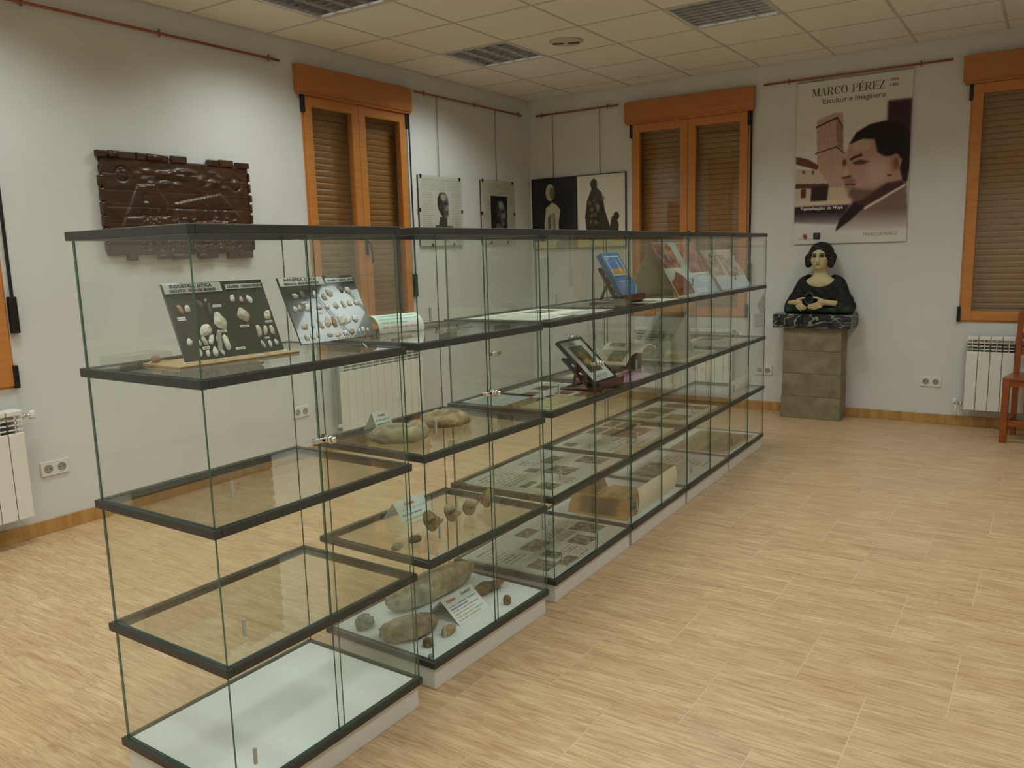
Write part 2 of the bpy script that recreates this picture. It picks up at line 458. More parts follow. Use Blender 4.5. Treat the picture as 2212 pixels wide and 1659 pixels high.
def floor_material():
    m = mat('floor_tile', (200, 170, 130), 0.33, 0, 0.4); nt = m.node_tree; N = nt.nodes; L = nt.links; b = N['Principled BSDF']
    pos = N.new('ShaderNodeNewGeometry').outputs['Position']; oi = N.new('ShaderNodeObjectInfo')
    mu = N.new('ShaderNodeMath'); mu.operation = 'MULTIPLY'; mu.inputs[1].default_value = 50; L.new(oi.outputs['Random'], mu.inputs[0])
    cx = N.new('ShaderNodeCombineXYZ'); L.new(mu.outputs[0], cx.inputs[0]); L.new(mu.outputs[0], cx.inputs[2])
    va = N.new('ShaderNodeVectorMath'); va.operation = 'ADD'; L.new(pos, va.inputs[0]); L.new(cx.outputs[0], va.inputs[1])
    def streak(scale, detail, dist):
        mp = N.new('ShaderNodeMapping'); mp.inputs['Scale'].default_value = scale; L.new(va.outputs[0], mp.inputs['Vector'])
        t = N.new('ShaderNodeTexNoise'); t.inputs['Scale'].default_value = 1; t.inputs['Detail'].default_value = detail; t.inputs['Distortion'].default_value = dist
        L.new(mp.outputs[0], t.inputs['Vector']); return t.outputs['Fac']
    s1 = streak((7, 95, 1), 8, 1.2); s2 = streak((3, 16, 1), 4, 0.5)
    r1 = N.new('ShaderNodeValToRGB'); e = r1.color_ramp.elements
    e[0].position = 0.32; e[0].color = lin((184, 154, 117)); e[1].position = 0.68; e[1].color = lin((223, 197, 161))
    x = r1.color_ramp.elements.new(0.5); x.color = lin((206, 176, 138))
    L.new(s1, r1.inputs['Fac'])
    r2 = N.new('ShaderNodeValToRGB'); e = r2.color_ramp.elements
    e[0].position = 0.35; e[0].color = lin((236, 224, 214)); e[1].position = 0.7; e[1].color = lin((255, 252, 244))
    L.new(s2, r2.inputs['Fac'])
    mx = N.new('ShaderNodeMix'); mx.data_type = 'RGBA'; mx.blend_type = 'MULTIPLY'; mx.inputs[0].default_value = 1
    L.new(r1.outputs[0], mx.inputs[6]); L.new(r2.outputs[0], mx.inputs[7]); L.new(mx.outputs[2], b.inputs['Base Color'])
    m2 = m.copy(); m2.name = 'baseboard_tile'; MATS['baseboard_tile'] = m2
floor_material()
mat('baseboard_ochre', (190, 146, 84), 0.45)
noisy('baseboard_ochre2', (172, 126, 66), (204, 160, 98), 0.45, (22, 22, 3), 4, coord='World')

def marble():
    m = mat('marble_dark', (20, 24, 36), 0.25, coat=0.3); nt = m.node_tree; N = nt.nodes; L = nt.links
    tc = N.new('ShaderNodeTexCoord'); mp = N.new('ShaderNodeMapping'); mp.inputs['Scale'].default_value = (2.6, 4, 8); L.new(tc.outputs['Object'], mp.inputs['Vector'])
    t = N.new('ShaderNodeTexNoise'); t.inputs['Scale'].default_value = 1.2; t.inputs['Detail'].default_value = 6; t.inputs['Distortion'].default_value = 2.2
    L.new(mp.outputs[0], t.inputs['Vector'])
    r = N.new('ShaderNodeValToRGB'); e = r.color_ramp.elements
    e[0].position = 0.40; e[0].color = lin((24, 26, 36)); e[1].position = 0.62; e[1].color = lin((30, 32, 42))
    for p, c in ((0.485, (34, 36, 46)), (0.505, (176, 172, 150)), (0.525, (40, 42, 50))):
        x = r.color_ramp.elements.new(p); x.color = lin(c)
    L.new(t.outputs['Fac'], r.inputs['Fac']); L.new(r.outputs['Color'], N['Principled BSDF'].inputs['Base Color'])
marble()

# ------------------------------------------------------------------ the room
def slab_with_holes(name, W, Hh, holes, thick, m):
    """wall in local XZ facing -Y, holes (x0,x1,z0,z1)"""
    xs = sorted({0, W, *[v for h in holes for v in h[:2]]}); zs = sorted({0, Hh, *[v for h in holes for v in h[2:]]})
    b = MB()
    inside = lambda x, z: any(h[0] < x < h[1] and h[2] < z < h[3] for h in holes)
    V = {}
    def vid(x, y, z):
        k = (round(x, 5), y, round(z, 5))
        if k not in V: V[k] = len(b.v); b.v.append((x, y, z))
        return V[k]
    def quad(*q): b.f.append(tuple(vid(*p) for p in q)); b.m.append(0)
    for i in range(len(xs)-1):
        for j in range(len(zs)-1):
            x0, x1, z0, z1 = xs[i], xs[i+1], zs[j], zs[j+1]
            if inside((x0+x1)/2, (z0+z1)/2): continue
            quad((x0,0,z0),(x1,0,z0),(x1,0,z1),(x0,0,z1)); quad((x1,thick,z0),(x0,thick,z0),(x0,thick,z1),(x1,thick,z1))
    for x0, x1, z0, z1 in holes:
        quad((x0,0,z0),(x0,0,z1),(x0,thick,z1),(x0,thick,z0)); quad((x1,0,z1),(x1,0,z0),(x1,thick,z0),(x1,thick,z1))
        quad((x0,0,z1),(x1,0,z1),(x1,thick,z1),(x0,thick,z1)); quad((x1,0,z0),(x0,0,z0),(x0,thick,z0),(x1,thick,z0))
    quad((0,0,0),(0,thick,0),(0,thick,Hh),(0,0,Hh)) if False else None
    return b.build(name, m)

WZ0, WZ1 = 0.821, 2.60
# windows: (wall, start along wall)  wall_left runs along +y from YF, wall_back along +x
W_LEFT = [(-3.02, -1.91), (-6.24, -5.13)]
W_BACK = [(1.136, 2.246), (3.908, 5.018)]
wl = slab_with_holes('wall_left', -YF, H + 0.1, [(a - YF, b - YF, WZ0, WZ1) for a, b in W_LEFT], 0.24, 'wall_paint')
place(wl, 0, YF, 0, 90); tag(wl, 'long white wall on the left', kind='structure')
wb = slab_with_holes('wall_back', XR, H + 0.1, [(a, b, WZ0, WZ1) for a, b in W_BACK], 0.24, 'wall_paint')
place(wb, 0, 0, 0, 0); tag(wb, 'white end wall with the large poster', kind='structure')
wr = slab_with_holes('wall_right', -YF, H + 0.1, [], 0.2, 'wall_paint'); place(wr, XR, 0, 0, -90); tag(wr, 'white wall on the right, out of view', kind='structure')
wf = slab_with_holes('wall_front', XR, H + 0.1, [], 0.2, 'wall_paint'); place(wf, XR, YF, 0, 180); tag(wf, 'white wall behind the viewer', kind='structure')

# floor: square tiles laid in half bond
floor = MB().box(-0.3, XR + 0.3, YF - 0.3, 0.3, -0.12, -0.0007).build('floor', 'grout'); tag(floor, 'floor of streaked beige tiles', kind='structure')
P = 0.457; cache = {}
ry = -4.11
j0 = math.floor((YF - ry) / P); 
for j in range(j0, math.ceil((0 - ry) / P) + 1):
    y0, y1 = max(ry + j * P, YF), min(ry + (j + 1) * P, 0)
    if y1 - y0 < 0.02: continue
    xo = 3.64 if j % 2 == 0 else 3.87
    for i in range(-10, 6):
        x0, x1 = max(xo + i * P, 0), min(xo + (i + 1) * P, XR)
        if x1 - x0 < 0.02: continue
        k = (round(x1 - x0, 4), round(y1 - y0, 4))
        if k not in cache: cache[k] = MB().box(0.0018, k[0] - 0.0018, 0.001, k[1] - 0.001, -0.006, 0).mesh('floor_tile', 'floor_tile')
        link('floor_tile', cache[k], floor, (x0, y0, 0))

# baseboards
def baseboard(name, L_, x, y, yaw, skip=()):
    b = tag(MB().bbox(0, L_, -0.012, 0, 0.0, 0.078, 0.002).build(name, 'baseboard_ochre2'), kind='structure'); place(b, x, y, 0, yaw)
    return b
tag(baseboard('baseboard_left', -YF - 0.012, 0, YF, 90), 'ochre tiled baseboard along the left wall')
tag(baseboard('baseboard_back', XR, 0, 0, 0), 'ochre tiled baseboard along the end wall')
tag(baseboard('baseboard_right', -YF - 0.012, XR, -0.012, -90), 'ochre tiled baseboard along the right wall')
tag(baseboard('baseboard_front', XR - 0.024, XR - 0.012, YF, 180), 'ochre tiled baseboard behind the viewer')

# ceiling: bars and tiles on a 0.6 m grid
ceiling = MB().box(-0.3, XR + 0.3, YF - 0.3, 0.3, H + 0.2, H + 0.26).build('ceiling', 'ceiling_tile'); tag(ceiling, 'suspended ceiling of square tiles', kind='structure')
LAMPS = [(i, j) for i in (0, 3, 6) for j in (1, 4, 7, 10, 13)]
gx = [0.0] + [GX + 0.6 * i for i in range(0, 9) if GX + 0.6 * i < XR - 0.02] + [XR]
gy = [0.0, GY] + [GY - 0.6 * (k + 1) for k in range(0, 17) if GY - 0.6 * (k + 1) > YF + 0.02] + [YF]
# joint index j counts from y = GY-0.6*1 (j=0)
for x in gx[1:-1]:
    MB().box(x - 0.008, x + 0.008, YF, 0, H, H + 0.03).build('grid_bar', 'ceiling_bar', ceiling)
for y in gy[1:-1]:
    for a, b in zip(gx[:-1], gx[1:]):
        pass
    MB().box(0, XR, y - 0.0075, y + 0.0075, H + 0.0005, H + 0.03).build('grid_bar', 'ceiling_bar', ceiling)
tc = {}
for ix in range(len(gx) - 1):
    for iy in range(len(gy) - 1):
        x0, x1, y1, y0 = gx[ix], gx[ix+1], gy[iy], gy[iy+1]
        if (ix - 1, iy - 2) in LAMPS: continue
        k = (round(x1 - x0, 4), round(y1 - y0, 4))
        if min(k) < 0.03: continue
        if k not in tc: tc[k] = MB().box(0.009, k[0] - 0.009, 0.009, k[1] - 0.009, 0.003, 0.022).mesh('ceiling_tile', 'ceiling_tile')
        link('ceiling_tile', tc[k], ceiling, (x0, y0, H))

# ------------------------------------------------------------------ ceiling lamps (recessed, 4 tubes, mirrored louvre)
LAMP_LABEL = {(0, 1): 'square louvred ceiling light nearest the room corner', (3, 1): 'square louvred ceiling light nearest the hanging poster',
              (0, 4): 'square louvred ceiling light above the carved wooden panel, cut by the top edge'}
def lamp(i, j):
    x = GX + 0.6 * i + 0.3; y = GY - 0.6 * (j + 1) - 0.3
    lab = LAMP_LABEL.get((i, j)); 
    seen = lab is not None
    r = root('ceiling_light', lab or 'square louvred ceiling light out of view overhead', 'ceiling light', (x, y, H), (0, 0, 0), None if seen else 'ceiling lights out of view')
    w = 0.288
    h = MB()
    h.box(-w, w, -w, w, 0.095, 0.10); h.box(-w, -w+.004, -w, w, 0.002, 0.095); h.box(w-.004, w, -w, w, 0.002, 0.095); h.box(-w, w, -w, -w+.004, 0.002, 0.095); h.box(-w, w, w-.004, w, 0.002, 0.095)
    h.build('housing', 'lamp_white', r)
    fr = MB(); e = w + 0.003; q = w - 0.012
    fr.prismz([(-e,-e),(e,-e),(e,e),(-e,e)], 0, 0.001) if False else None
    for a in ((-e, e, -e, -q), (-e, e, q, e), (-e, -q, -q, q), (q, e, -q, q)): fr.box(a[0], a[1], a[2], a[3], -0.001, 0.006)
    fr.build('rim', 'lamp_white', r)
    if seen:
        for k in range(4):
            tx = -0.207 + 0.138 * k
            MB().cyl((tx, -0.27, 0.072), (tx, 0.27, 0.072), 0.013, 10).build('tube', 'tube_lit', r, True)
        for k in range(5):                                   # reflectors between the tubes, V section
            tx = -0.276 + 0.138 * k; b = 0.010
            lo, hi = max(tx - b, -q), min(tx + b, q)
            MB().prism([(tx - 0.002, 0.004), (tx + 0.002, 0.004), (hi, 0.06), (lo, 0.06)], -q, q).build('reflector', 'louvre', r)
        for k in range(8):                                   # cross blades
            ty = -0.24 + 0.48 * k / 7
            me = MB()
            me.add([(-q, ty-.0015, .004), (q, ty-.0015, .004), (q, ty+.0015, .004), (-q, ty+.0015, .004), (-q, ty-.008, .05), (q, ty-.008, .05), (q, ty+.008, .05), (-q, ty+.008, .05)],
                   [(0,3,2,1),(4,5,6,7),(0,1,5,4),(1,2,6,5),(2,3,7,6),(3,0,4,7)])
            me.build('louvre_blade', 'louvre', r)
    ld = bpy.data.lights.new('lamp_light', 'AREA'); ld.shape = 'SQUARE'; ld.size = 0.54; ld.energy = LAMP_WATTS; ld.color = LAMP_COLOR; ld.spread = LAMP_SPREAD
    lo = bpy.data.objects.new('lamp_light', ld); COL.objects.link(lo); lo.parent = r; lo.location = (0, 0, -0.004)
for ij in LAMPS: lamp(*ij)

# round ceiling vent
r = root('ceiling_vent', 'round white ceiling vent with two dark slots', 'vent', (1.46, -1.79, H + 0.004))
MB().lathe([(0.0, 0.0), (0.12, 0.0), (0.125, -0.004), (0.11, -0.012), (0.06, -0.016), (0.0, -0.016)][::-1], 28).build('disc', 'vent_grey', r, True)
for s_ in (-1, 1):
    c, sn = math.cos(math.radians(28)), math.sin(math.radians(28))
    q = [(-.042, -.012), (-.03, -.018), (.03, -.018), (.042, -.012), (.042, .012), (.03, .018), (-.03, .018), (-.042, .012)]
    MB().prismz([(s_ * 0.055 * c + a * c - b * sn, s_ * 0.055 * sn + a * sn + b * c) for a, b in q], -0.019, -0.014).build('slot', 'vent_dark', r)

# ------------------------------------------------------------------ windows with roller shutters
slat_me = None
def window(name, label, x, y, yaw, W=1.11, strap_side=1, belt=True):
    global slat_me
    Hh = WZ1 - WZ0
    r = bpy.data.objects.new(name, None); COL.objects.link(r); tag(r, label, None, None, 'structure')
    place(r, x, y, WZ0, yaw)
    b = MB()                                  # fixed frame lining the opening
    for q in ((0, .03, 0, Hh), (W-.03, W, 0, Hh), (.03, W-.03, 0, .03), (.03, W-.03, Hh-.03, Hh)):
        b.bbox(q[0], q[1], -0.006, 0.07, q[2], q[3], 0.002)
    b.build('frame', 'wood_pine', r)
    mid = W / 2
    for k, (a0, a1) in enumerate(((0.012, mid - 0.001), (mid + 0.001, W - 0.012))):
        s = MB(); st = 0.072
        s.bbox(a0, a0+st, -0.022, 0.03, 0.012, Hh-.012, 0.004); s.bbox(a1-st, a1, -0.022, 0.03, 0.012, Hh-.012, 0.004)
        s.bbox(a0+st-.002, a1-st+.002, -0.021, 0.029, 0.012, 0.012+st, 0.004); s.bbox(a0+st-.002, a1-st+.002, -0.021, 0.029, Hh-.012-st, Hh-.012, 0.004)
        sash = s.build('sash', 'wood_pine', r)
        g = MB().box(a0+st-.005, a1-st+.005, 0.002, 0.008, 0.012+st-.005, Hh-.012-st+.005).build('pane', 'glass_window', sash)
        hx = 0.002 if k == 0 else W - 0.002
        for hz in (0.06, Hh - 0.07):
            MB().bbox(hx-.012, hx+.012, -0.034, -0.004, hz-.06, hz+.06, 0.004).build('hinge', 'black_metal', sash)
        if k == 1:
            hb = MB(); hb.bbox(mid-.004, mid+.028, -0.034, -0.022, .64, .78, 0.004); hb.cyl((mid+.012, -.03, .74), (mid+.012, -.06, .74), 0.009, 10)
            hb.tube([(mid+.012, -.06, .745), (mid+.02, -.066, .70), (mid+.03, -.064, .63), (mid+.034, -.06, .58)], 0.009, 8)
            hb.build('handle', 'black_metal', sash, True)
    if slat_me is None:
        s = MB(); p = [(-.003, 0.001), (.006, 0.0), (.009, .012), (.009, .032), (.005, .043), (-.003, .0435)]
        s.add([(0.03, 0.10 - q[0], q[1]) for q in p] + [(W-.03, 0.10 - q[0], q[1]) for q in p], [tuple(range(6)), tuple(range(11, 5, -1))] + [(i, 6+i, 6+(i+1) % 6, (i+1) % 6) for i in range(6)])
        slat_me = s.mesh('slat', 'slat_brown')
    n = int(Hh / 0.0455)
    for k in range(n):
        link('slat', slat_me, r, (0, 0, 0.004 + k * 0.0455))
    MB().box(0, W, 0.14, 0.15, 0, Hh).build('shutter_backing', 'black_strap', r)
    c = MB(); c.bbox(-0.055, W + 0.045, -0.055, -0.002, Hh + 0.006, Hh + 0.19, 0.004); c.bbox(-0.045, W + 0.035, -0.045, -0.002, Hh - 0.012, Hh + 0.008, 0.003)
    c.build('shutter_box', 'wood_casing', r)
    if strap_side:
        sx = W + 0.022
        MB().box(sx-.009, sx+.009, -0.03, -0.028, 0.47, Hh - 0.012).build('strap', 'black_strap', r)
        s = MB(); s.bbox(sx-.018, sx+.022, -0.034, -0.001, 0.285, 0.475, 0.005); s.build('strap_winder', 'black_metal', r)
window('window_1', 'orange pine double window with lowered slats beside the carved panel', 0, W_LEFT[0][0], 90)
window('window_2', 'orange pine window at the far left edge, almost cut off', 0, W_LEFT[1][0], 90)
window('window_3', 'orange pine double window on the end wall beside the poster', W_BACK[0][0], 0, 0)
window('window_4', 'orange pine window at the right edge above a radiator', W_BACK[1][0], 0, 0)

# ------------------------------------------------------------------ radiators
fin_me = None
def radiator(label, x, y, yaw, n=12, valve=None):
    global fin_me
    r = root('radiator', label, 'radiator'); place(r, x, y, 0, yaw)
    if fin_me is None:
        b = MB(); w = 0.0765
        b.bbox(0, w, -0.125, -0.112, 0.15, 0.605, 0.004)                         # front plate
        b.bbox(0, w, -0.125, -0.045, 0.692, 0.722, 0.006)                        # top cap
        b.box(w/2-.0025, w/2+.0025, -0.124, -0.05, 0.60, 0.695)                  # rib
        for z in (0.622, 0.647, 0.672): b.box(0.004, w-.004, -0.124, -0.108, z-.003, z+.003)
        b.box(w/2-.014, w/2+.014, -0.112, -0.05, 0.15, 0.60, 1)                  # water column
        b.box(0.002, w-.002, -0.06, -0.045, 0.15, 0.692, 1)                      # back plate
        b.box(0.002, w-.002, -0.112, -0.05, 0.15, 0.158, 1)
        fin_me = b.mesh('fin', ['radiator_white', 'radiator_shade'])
    for k in range(n): link('fin', fin_me, r, (k * 0.08, 0, 0))
    m = MB(); m.cyl((-0.012, -0.085, 0.68), (n * 0.08 + 0.008, -0.085, 0.68), 0.016, 10); m.cyl((-0.004, -0.085, 0.19), (n * 0.08 + .004, -0.085, 0.19), 0.016, 10)
    m.build('collector', 'radiator_white', r, True)
    for q in (0.12, n * 0.08 - 0.14):
        MB().box(q, q + .02, -0.05, -0.002, 0.62, 0.66).build('wall_bracket', 'radiator_white', r)
    if valve is not None:
        side, z = valve; vx = n * 0.08 + 0.01 if side > 0 else -0.01; s = side
        v = MB(); v.cyl((vx, -.085, z), (vx + s*.022, -.085, z), 0.013, 10); v.cyl((vx + s*.022, -.085, z), (vx + s*.055, -.085, z), 0.009, 10); v.build('valve', 'chrome', r, True)
        MB().lathe([(0.0, 0), (.014, 0), (.017, .01), (.017, .035), (.012, .042), (0, .042)], 14, (vx + s*.052, -.085, z) if z < .4 else (vx + s*.052, -.085, z - .02)).build('valve_knob', 'radiator_white', r, True)
        if z < 0.4: MB().tube([(vx + s*.045, -.085, z), (vx + s*.045, -.08, z - .09), (vx + s*.045, -.03, z - .11), (vx + s*.045, -.003, z - .11)], 0.008, 8).build('pipe', 'radiator_white', r, True)
radiator('white ribbed radiator under the window beside the carved panel', 0, -2.92, 90, 12, (1, 0.68))
radiator('white ribbed radiator at the left edge of the room', 0, -6.13, 90, 12, (1, 0.68))
radiator('white ribbed radiator behind the far glass cases', 1.20, 0, 0, 12, (1, 0.68))
radiator('white ribbed radiator beside the wooden chair', 3.985, 0, 0, 12, (-1, 0.19))

# ------------------------------------------------------------------ wall sockets
def socket(label, x, y, z, yaw):
    r = root('wall_socket', label, 'socket', group=None); place(r, x, y, z, yaw)
    MB().bbox(0, 0.152, -0.009, 0, 0, 0.081, 0.003).build('plate', 'socket_white', r)
    for cx in (0.04, 0.112):
        s = MB().lathe([(0.0, -0.0092), (0.016, -0.0092), (0.021, -0.0105), (0.0235, -0.0105), (0.0235, -0.004), (0.0, -0.004)], 18, (cx, 0, 0.0405), 'y').build('socket_well', 'socket_grey', r, True)
        h = MB()
        for q in (-.0095, .0095): h.cyl((cx + q, -0.0105, 0.0405), (cx + q, -0.008, 0.0405), 0.0028, 8)
        h.build('pin_hole', 'hole', s)
socket('white double wall socket below the carved panel at far left', 0, -5.06, 0.315, 90)
socket('white double wall socket seen through the nearest case, beside the radiator', 0, -3.29, 0.31, 90)
socket('white double wall socket between the last case and the stone pedestal', 2.33, 0, 0.315, 0)
socket('white double wall socket between the pedestal and the chair', 3.663, 0, 0.297, 0)

# ------------------------------------------------------------------ picture rails
def rail(label, L_, brackets, x, y, yaw):
    r = root('picture_rail', label, 'rail'); place(r, x, y, 2.7835, yaw)
    MB().cyl((0, -0.02, 0), (L_, -0.02, 0), 0.0085, 10).build('rod', 'copper_rail', r, True)
    for b in brackets:
        MB().cyl((b, -0.036, 0), (b, 0, 0), 0.005, 8).cyl((b, -0.02, -0.02), (b, -0.02, 0.022), 0.006, 8).build('bracket', 'brass_bracket', r, True)
rail('long copper picture rail above the carved panel', 1.75 + 0.6, (0.1, 0.67, 1.45, 2.26), 0, -5.554, 90)
rail('copper picture rail above the two clip-framed photographs', 1.63, (0.13, 0.852, 1.583), 0, -1.795, 90)
rail('short copper picture rail above the black double picture', 0.906, (0.066, 0.792), 0.1006, 0, 0)
rail('copper picture rail above the large poster', 1.417, (0.21, 1.198), 2.362, 0, 0)

def chain(parent, x, z0, z1, y=-0.02):
    b = MB(); n = max(3, int((z1 - z0) / 0.016)); dz = (z1 - z0) / n
    for k in range(n):
        z = z0 + (k + .5) * dz; a, h = 0.0042, dz * 0.62
        q = [(x, y, z + h) , (x + a, y, z + h*.5), (x + a, y, z - h*.5), (x, y, z - h), (x - a, y, z - h*.5), (x - a, y, z + h*.5), (x, y, z + h)]
        if k % 2: q = [(x, y + (p[0] - x), p[2]) for p in q]
        b.tube(q, 0.0013, 4, caps=False)
    o = b.build('chain', 'chain_metal', parent); return o

# ------------------------------------------------------------------ wall pictures
def sub_face(p, cx, cy, sx, sy, dark, mid, light, soft=2, flip=1):
    """a small sculpted head turned to the right, in three tones"""
    q = lambda *t: [(cx + flip * a * sx, cy + b * sy) for a, b in t]
    p.poly(q((-.95,.1),(-.9,.55),(-.55,.92),(0,1.0),(.5,.92),(.85,.6),(.92,.25),(.98,.05),(1.0,-.25),(.88,-.36),(.9,-.6),(.7,-.9),(.3,-1.0),(-.1,-.85),(-.4,-.6),(-.8,-.3)), mid, soft)
    p.poly(q((-.95,.1),(-.9,.55),(-.5,.9),(-.35,.5),(-.1,.1),(0,-.4),(.1,-.9),(-.1,-.85),(-.4,-.6),(-.8,-.3)), dark, soft + 3, .8)
    p.ell(cx + flip*sx*.12, cy + sy*.62, sx*.5, sy*.25, light, soft + 4, .85)
    p.poly(q((.1,.22),(.5,.26),(.95,.22),(.9,.05),(.5,.02),(.15,.06)), dark, soft, .85)
    p.poly(q((.68,.1),(.86,.1),(1.0,-.28),(.72,-.26)), light, soft, .85); p.poly(q((.35,.0),(.6,.0),(.62,-.35),(.3,-.3)), light, soft + 2, .5)
    p.poly(q((.45,-.5),(.88,-.46),(.86,-.56),(.5,-.6)), dark, soft, .9); p.ell(cx + flip*sx*.62, cy - sy*.78, sx*.16, sy*.1, light, soft, .6)
    p.ell(cx - flip*sx*.45, cy - sy*.05, sx*.14, sy*.2, mid, soft, .9)

def clip_frame(label, x, y, z, yaw, W, Hh, p, clips, chx, chz):
    r = root('clip_frame_picture', label, 'picture'); place(r, x, y, z, yaw)
    link('print', p.mesh('print', W - .004, Hh - .004, 'print_matt', 0.003), r, (0.002, -0.02, 0.002))
    MB().box(0, W, -0.0235, -0.021, 0, Hh).build('glass', 'glass_window', r)
    MB().box(0.002, W-.002, -0.016, -0.002, 0.002, Hh-.002).build('backing', 'board_black', r)
    for cx, cz in clips: MB().bbox(cx-.011, cx+.011, -0.026, -0.004, cz-.014, cz+.014, 0.003).build('clip', 'black_metal', r)
    chain(r, chx, Hh - .004, chz - z)
p = Paint(170, 170, (222, 218, 204))
p.lines(.06, .80, .97, .97, 7, (140, 138, 132), 3, .3, .2, .55); p.lines(.06, .02, .30, .78, 26, (140, 138, 132), 4, .3, .2, .55); p.lines(.74, .02, .97, .78, 26, (140, 138, 132), 5, .3, .2, .55)
p.poly([(.34,.08),(.76,.08),(.76,.28),(.34,.30)], (42, 42, 40)); p.rect(.34, .25, .76, .29, (110, 108, 102), 1)
p.poly([(.42,.28),(.62,.28),(.63,.42),(.46,.42)], (70, 70, 68), 1); sub_face(p, .54, .58, .135, .2, (38, 38, 38), (96, 96, 94), (190, 188, 182))
clip_frame('clip-framed print of a bald bronze head, left of the two', 0, -1.79, 1.527, 90, 0.60, 0.592, p,
           [(.03, .582), (.57, .582), (.006, .17 + .13), (.594, .17 + .13), (.16, .008), (.46, .008)], 0.288, 2.784)
p = Paint(160, 168, (212, 206, 186))
p.lines(.06, .80, .96, .97, 6, (140, 136, 124), 6, .3, .2, .55); p.lines(.06, .02, .24, .78, 26, (140, 136, 124), 7, .3, .2, .55); p.lines(.80, .02, .96, .78, 26, (140, 136, 124), 8, .3, .2, .55)
p.rect(.27, .06, .77, .76, (34, 33, 32)); p.poly([(.3,.06),(.72,.06),(.62,.28),(.45,.33)], (120, 116, 106), 2); sub_face(p, .56, .48, .14, .21, (40, 40, 38), (120, 116, 108), (186, 180, 168))
clip_frame('clip-framed print with a dark portrait photograph, nearest the room corner', 0, -0.89, 1.545, 90, 0.56, 0.586, p,
           [(.03, .576), (.53, .576), (.006, .28), (.554, .28), (.15, .008), (.43, .008)], 0.264, 2.784)
p = Paint(240, 162, (40, 38, 34))
p.rect(.5, .11, 1, 1, (226, 220, 202)); p.rect(0, 0, 1, .11, (214, 204, 140)); p.rect(.26, 0, .5, .2, (120, 120, 104), 1, .7)
p.poly([(.14,.10),(.30,.10),(.29,.36),(.31,.55),(.27,.62),(.22,.66),(.15,.58),(.13,.34)], (190, 182, 156), 1)
p.poly([(.17,.12),(.2,.12),(.21,.5),(.17,.45)], (96, 90, 74), 2, .8); p.poly([(.23,.2),(.26,.22),(.25,.5),(.22,.5)], (110, 102, 84), 2, .7)
p.ell(.2, .80, .05, .12, (176, 168, 144), 1); p.ell(.225, .79, .03, .085, (92, 86, 70), 2, .8)
p.poly([(.60,.11),(.92,.11),(.93,.30),(.90,.42),(.86,.42),(.84,.28),(.79,.50),(.76,.74),(.70,.84),(.66,.84),(.60,.64),(.58,.42)], (66, 60, 48), 1)
p.ell(.675, .87, .036, .075, (58, 52, 42), 1); p.ell(.905, .42, .03, .055, (52, 46, 36), 1)
for k in range(40):
    R = random.Random(k); p.ell(.61 + .17*R.random(), .14 + .56*R.random(), .012, .03, (150, 140, 112) if k % 2 else (36, 32, 26), 1, .55)
p.rect(.493, .11, .502, 1, (30, 28, 26))
r = root('double_picture', 'black-framed double picture of two sculptures in the corner', 'picture'); place(r, 0.036, 0, 1.476, 0)
link('print', p.mesh('print', 1.036, 0.69, 'print_gloss', 0.003), r, (0.004, -0.021, 0.004))
b = MB(); W_, H_ = 1.044, 0.698
for q in ((0, .006, 0, H_), (W_-.006, W_, 0, H_), (0.006, W_-.006, 0, .006), (.006, W_-.006, H_-.006, H_)): b.box(q[0], q[1], -0.028, -0.004, q[2], q[3])
b.build('frame', 'frame_black', r); MB().box(.006, W_-.006, -0.0165, -0.004, .006, H_-.006).build('backing', 'board_black', r)
chain(r, 0.253, H_ - .004, 2.784 - 1.476); chain(r, 0.773, H_ - .004, 2.784 - 1.476)

# ------------------------------------------------------------------ large poster with a portrait
def pq(x, y):
    u = (x - 85) / (1045 - 50 * (y - 80) / 1500.0); yt = 130 - 95 * u; yb = 1607 - 37 * u
    return u, (yb - y) / (yb - yt)
Q = lambda *pts: [pq(*t) for t in pts]
p = Paint(240, 360, (222, 219, 210)); p.q = 4
p.poly(Q((275,470),(330,440),(440,400),(520,400),(525,700),(545,760),(545,1080),(400,1080),(290,900)), (190, 156, 138), 1)
p.vgrad(.17, .46, .80, .90, (222, 219, 210))
p.poly(Q((450,440),(520,500),(525,740),(470,705)), (150, 114, 102), 1, .8)
for a in (((270,520),(470,430),(520,530),(520,545),(465,450),(270,535)), ((268,760),(462,700),(545,765),(545,775),(460,712),(268,772))): p.poly(Q(*a), (76, 44, 36), 0)
p.poly(Q((400,1080),(560,1075),(620,1190),(390,1200)), (206, 184, 156), 1)
p.noise(.06, 3, 2, Q((270,430),(530,400),(560,1080),(280,1080)))
p.poly(Q((88,900),(290,915),(400,1040),(400,1200),(88,1215)), (204, 184, 168), 1)
p.poly(Q((88,790),(200,815),(300,870),(290,915),(200,890),(88,860)), (108, 64, 58), 1)
p.poly(Q((88,1040),(400,1040),(390,1085),(88,1085)), (94, 54, 52), 1); p.poly(Q((240,1070),(400,1060),(385,1200),(235,1205)), (48, 26, 24), 2)
p.rect(*pq(140, 1175), *pq(190, 1090), (92, 56, 50), 1); p.rect(*pq(150, 950), *pq(172, 915), (110, 70, 58), 1); p.rect(*pq(240, 955), *pq(262, 920), (120, 78, 64), 1)
p.poly(Q((85,1215),(600,1185),(620,1200),(580,1240),(85,1255)), (216, 196, 170), 1)
p.poly(Q((85,1258),(600,1235),(560,1330),(470,1420),(85,1405)), (46, 28, 36), 4)
p.vgrad(0, .40, .20, .08, (222, 216, 210))
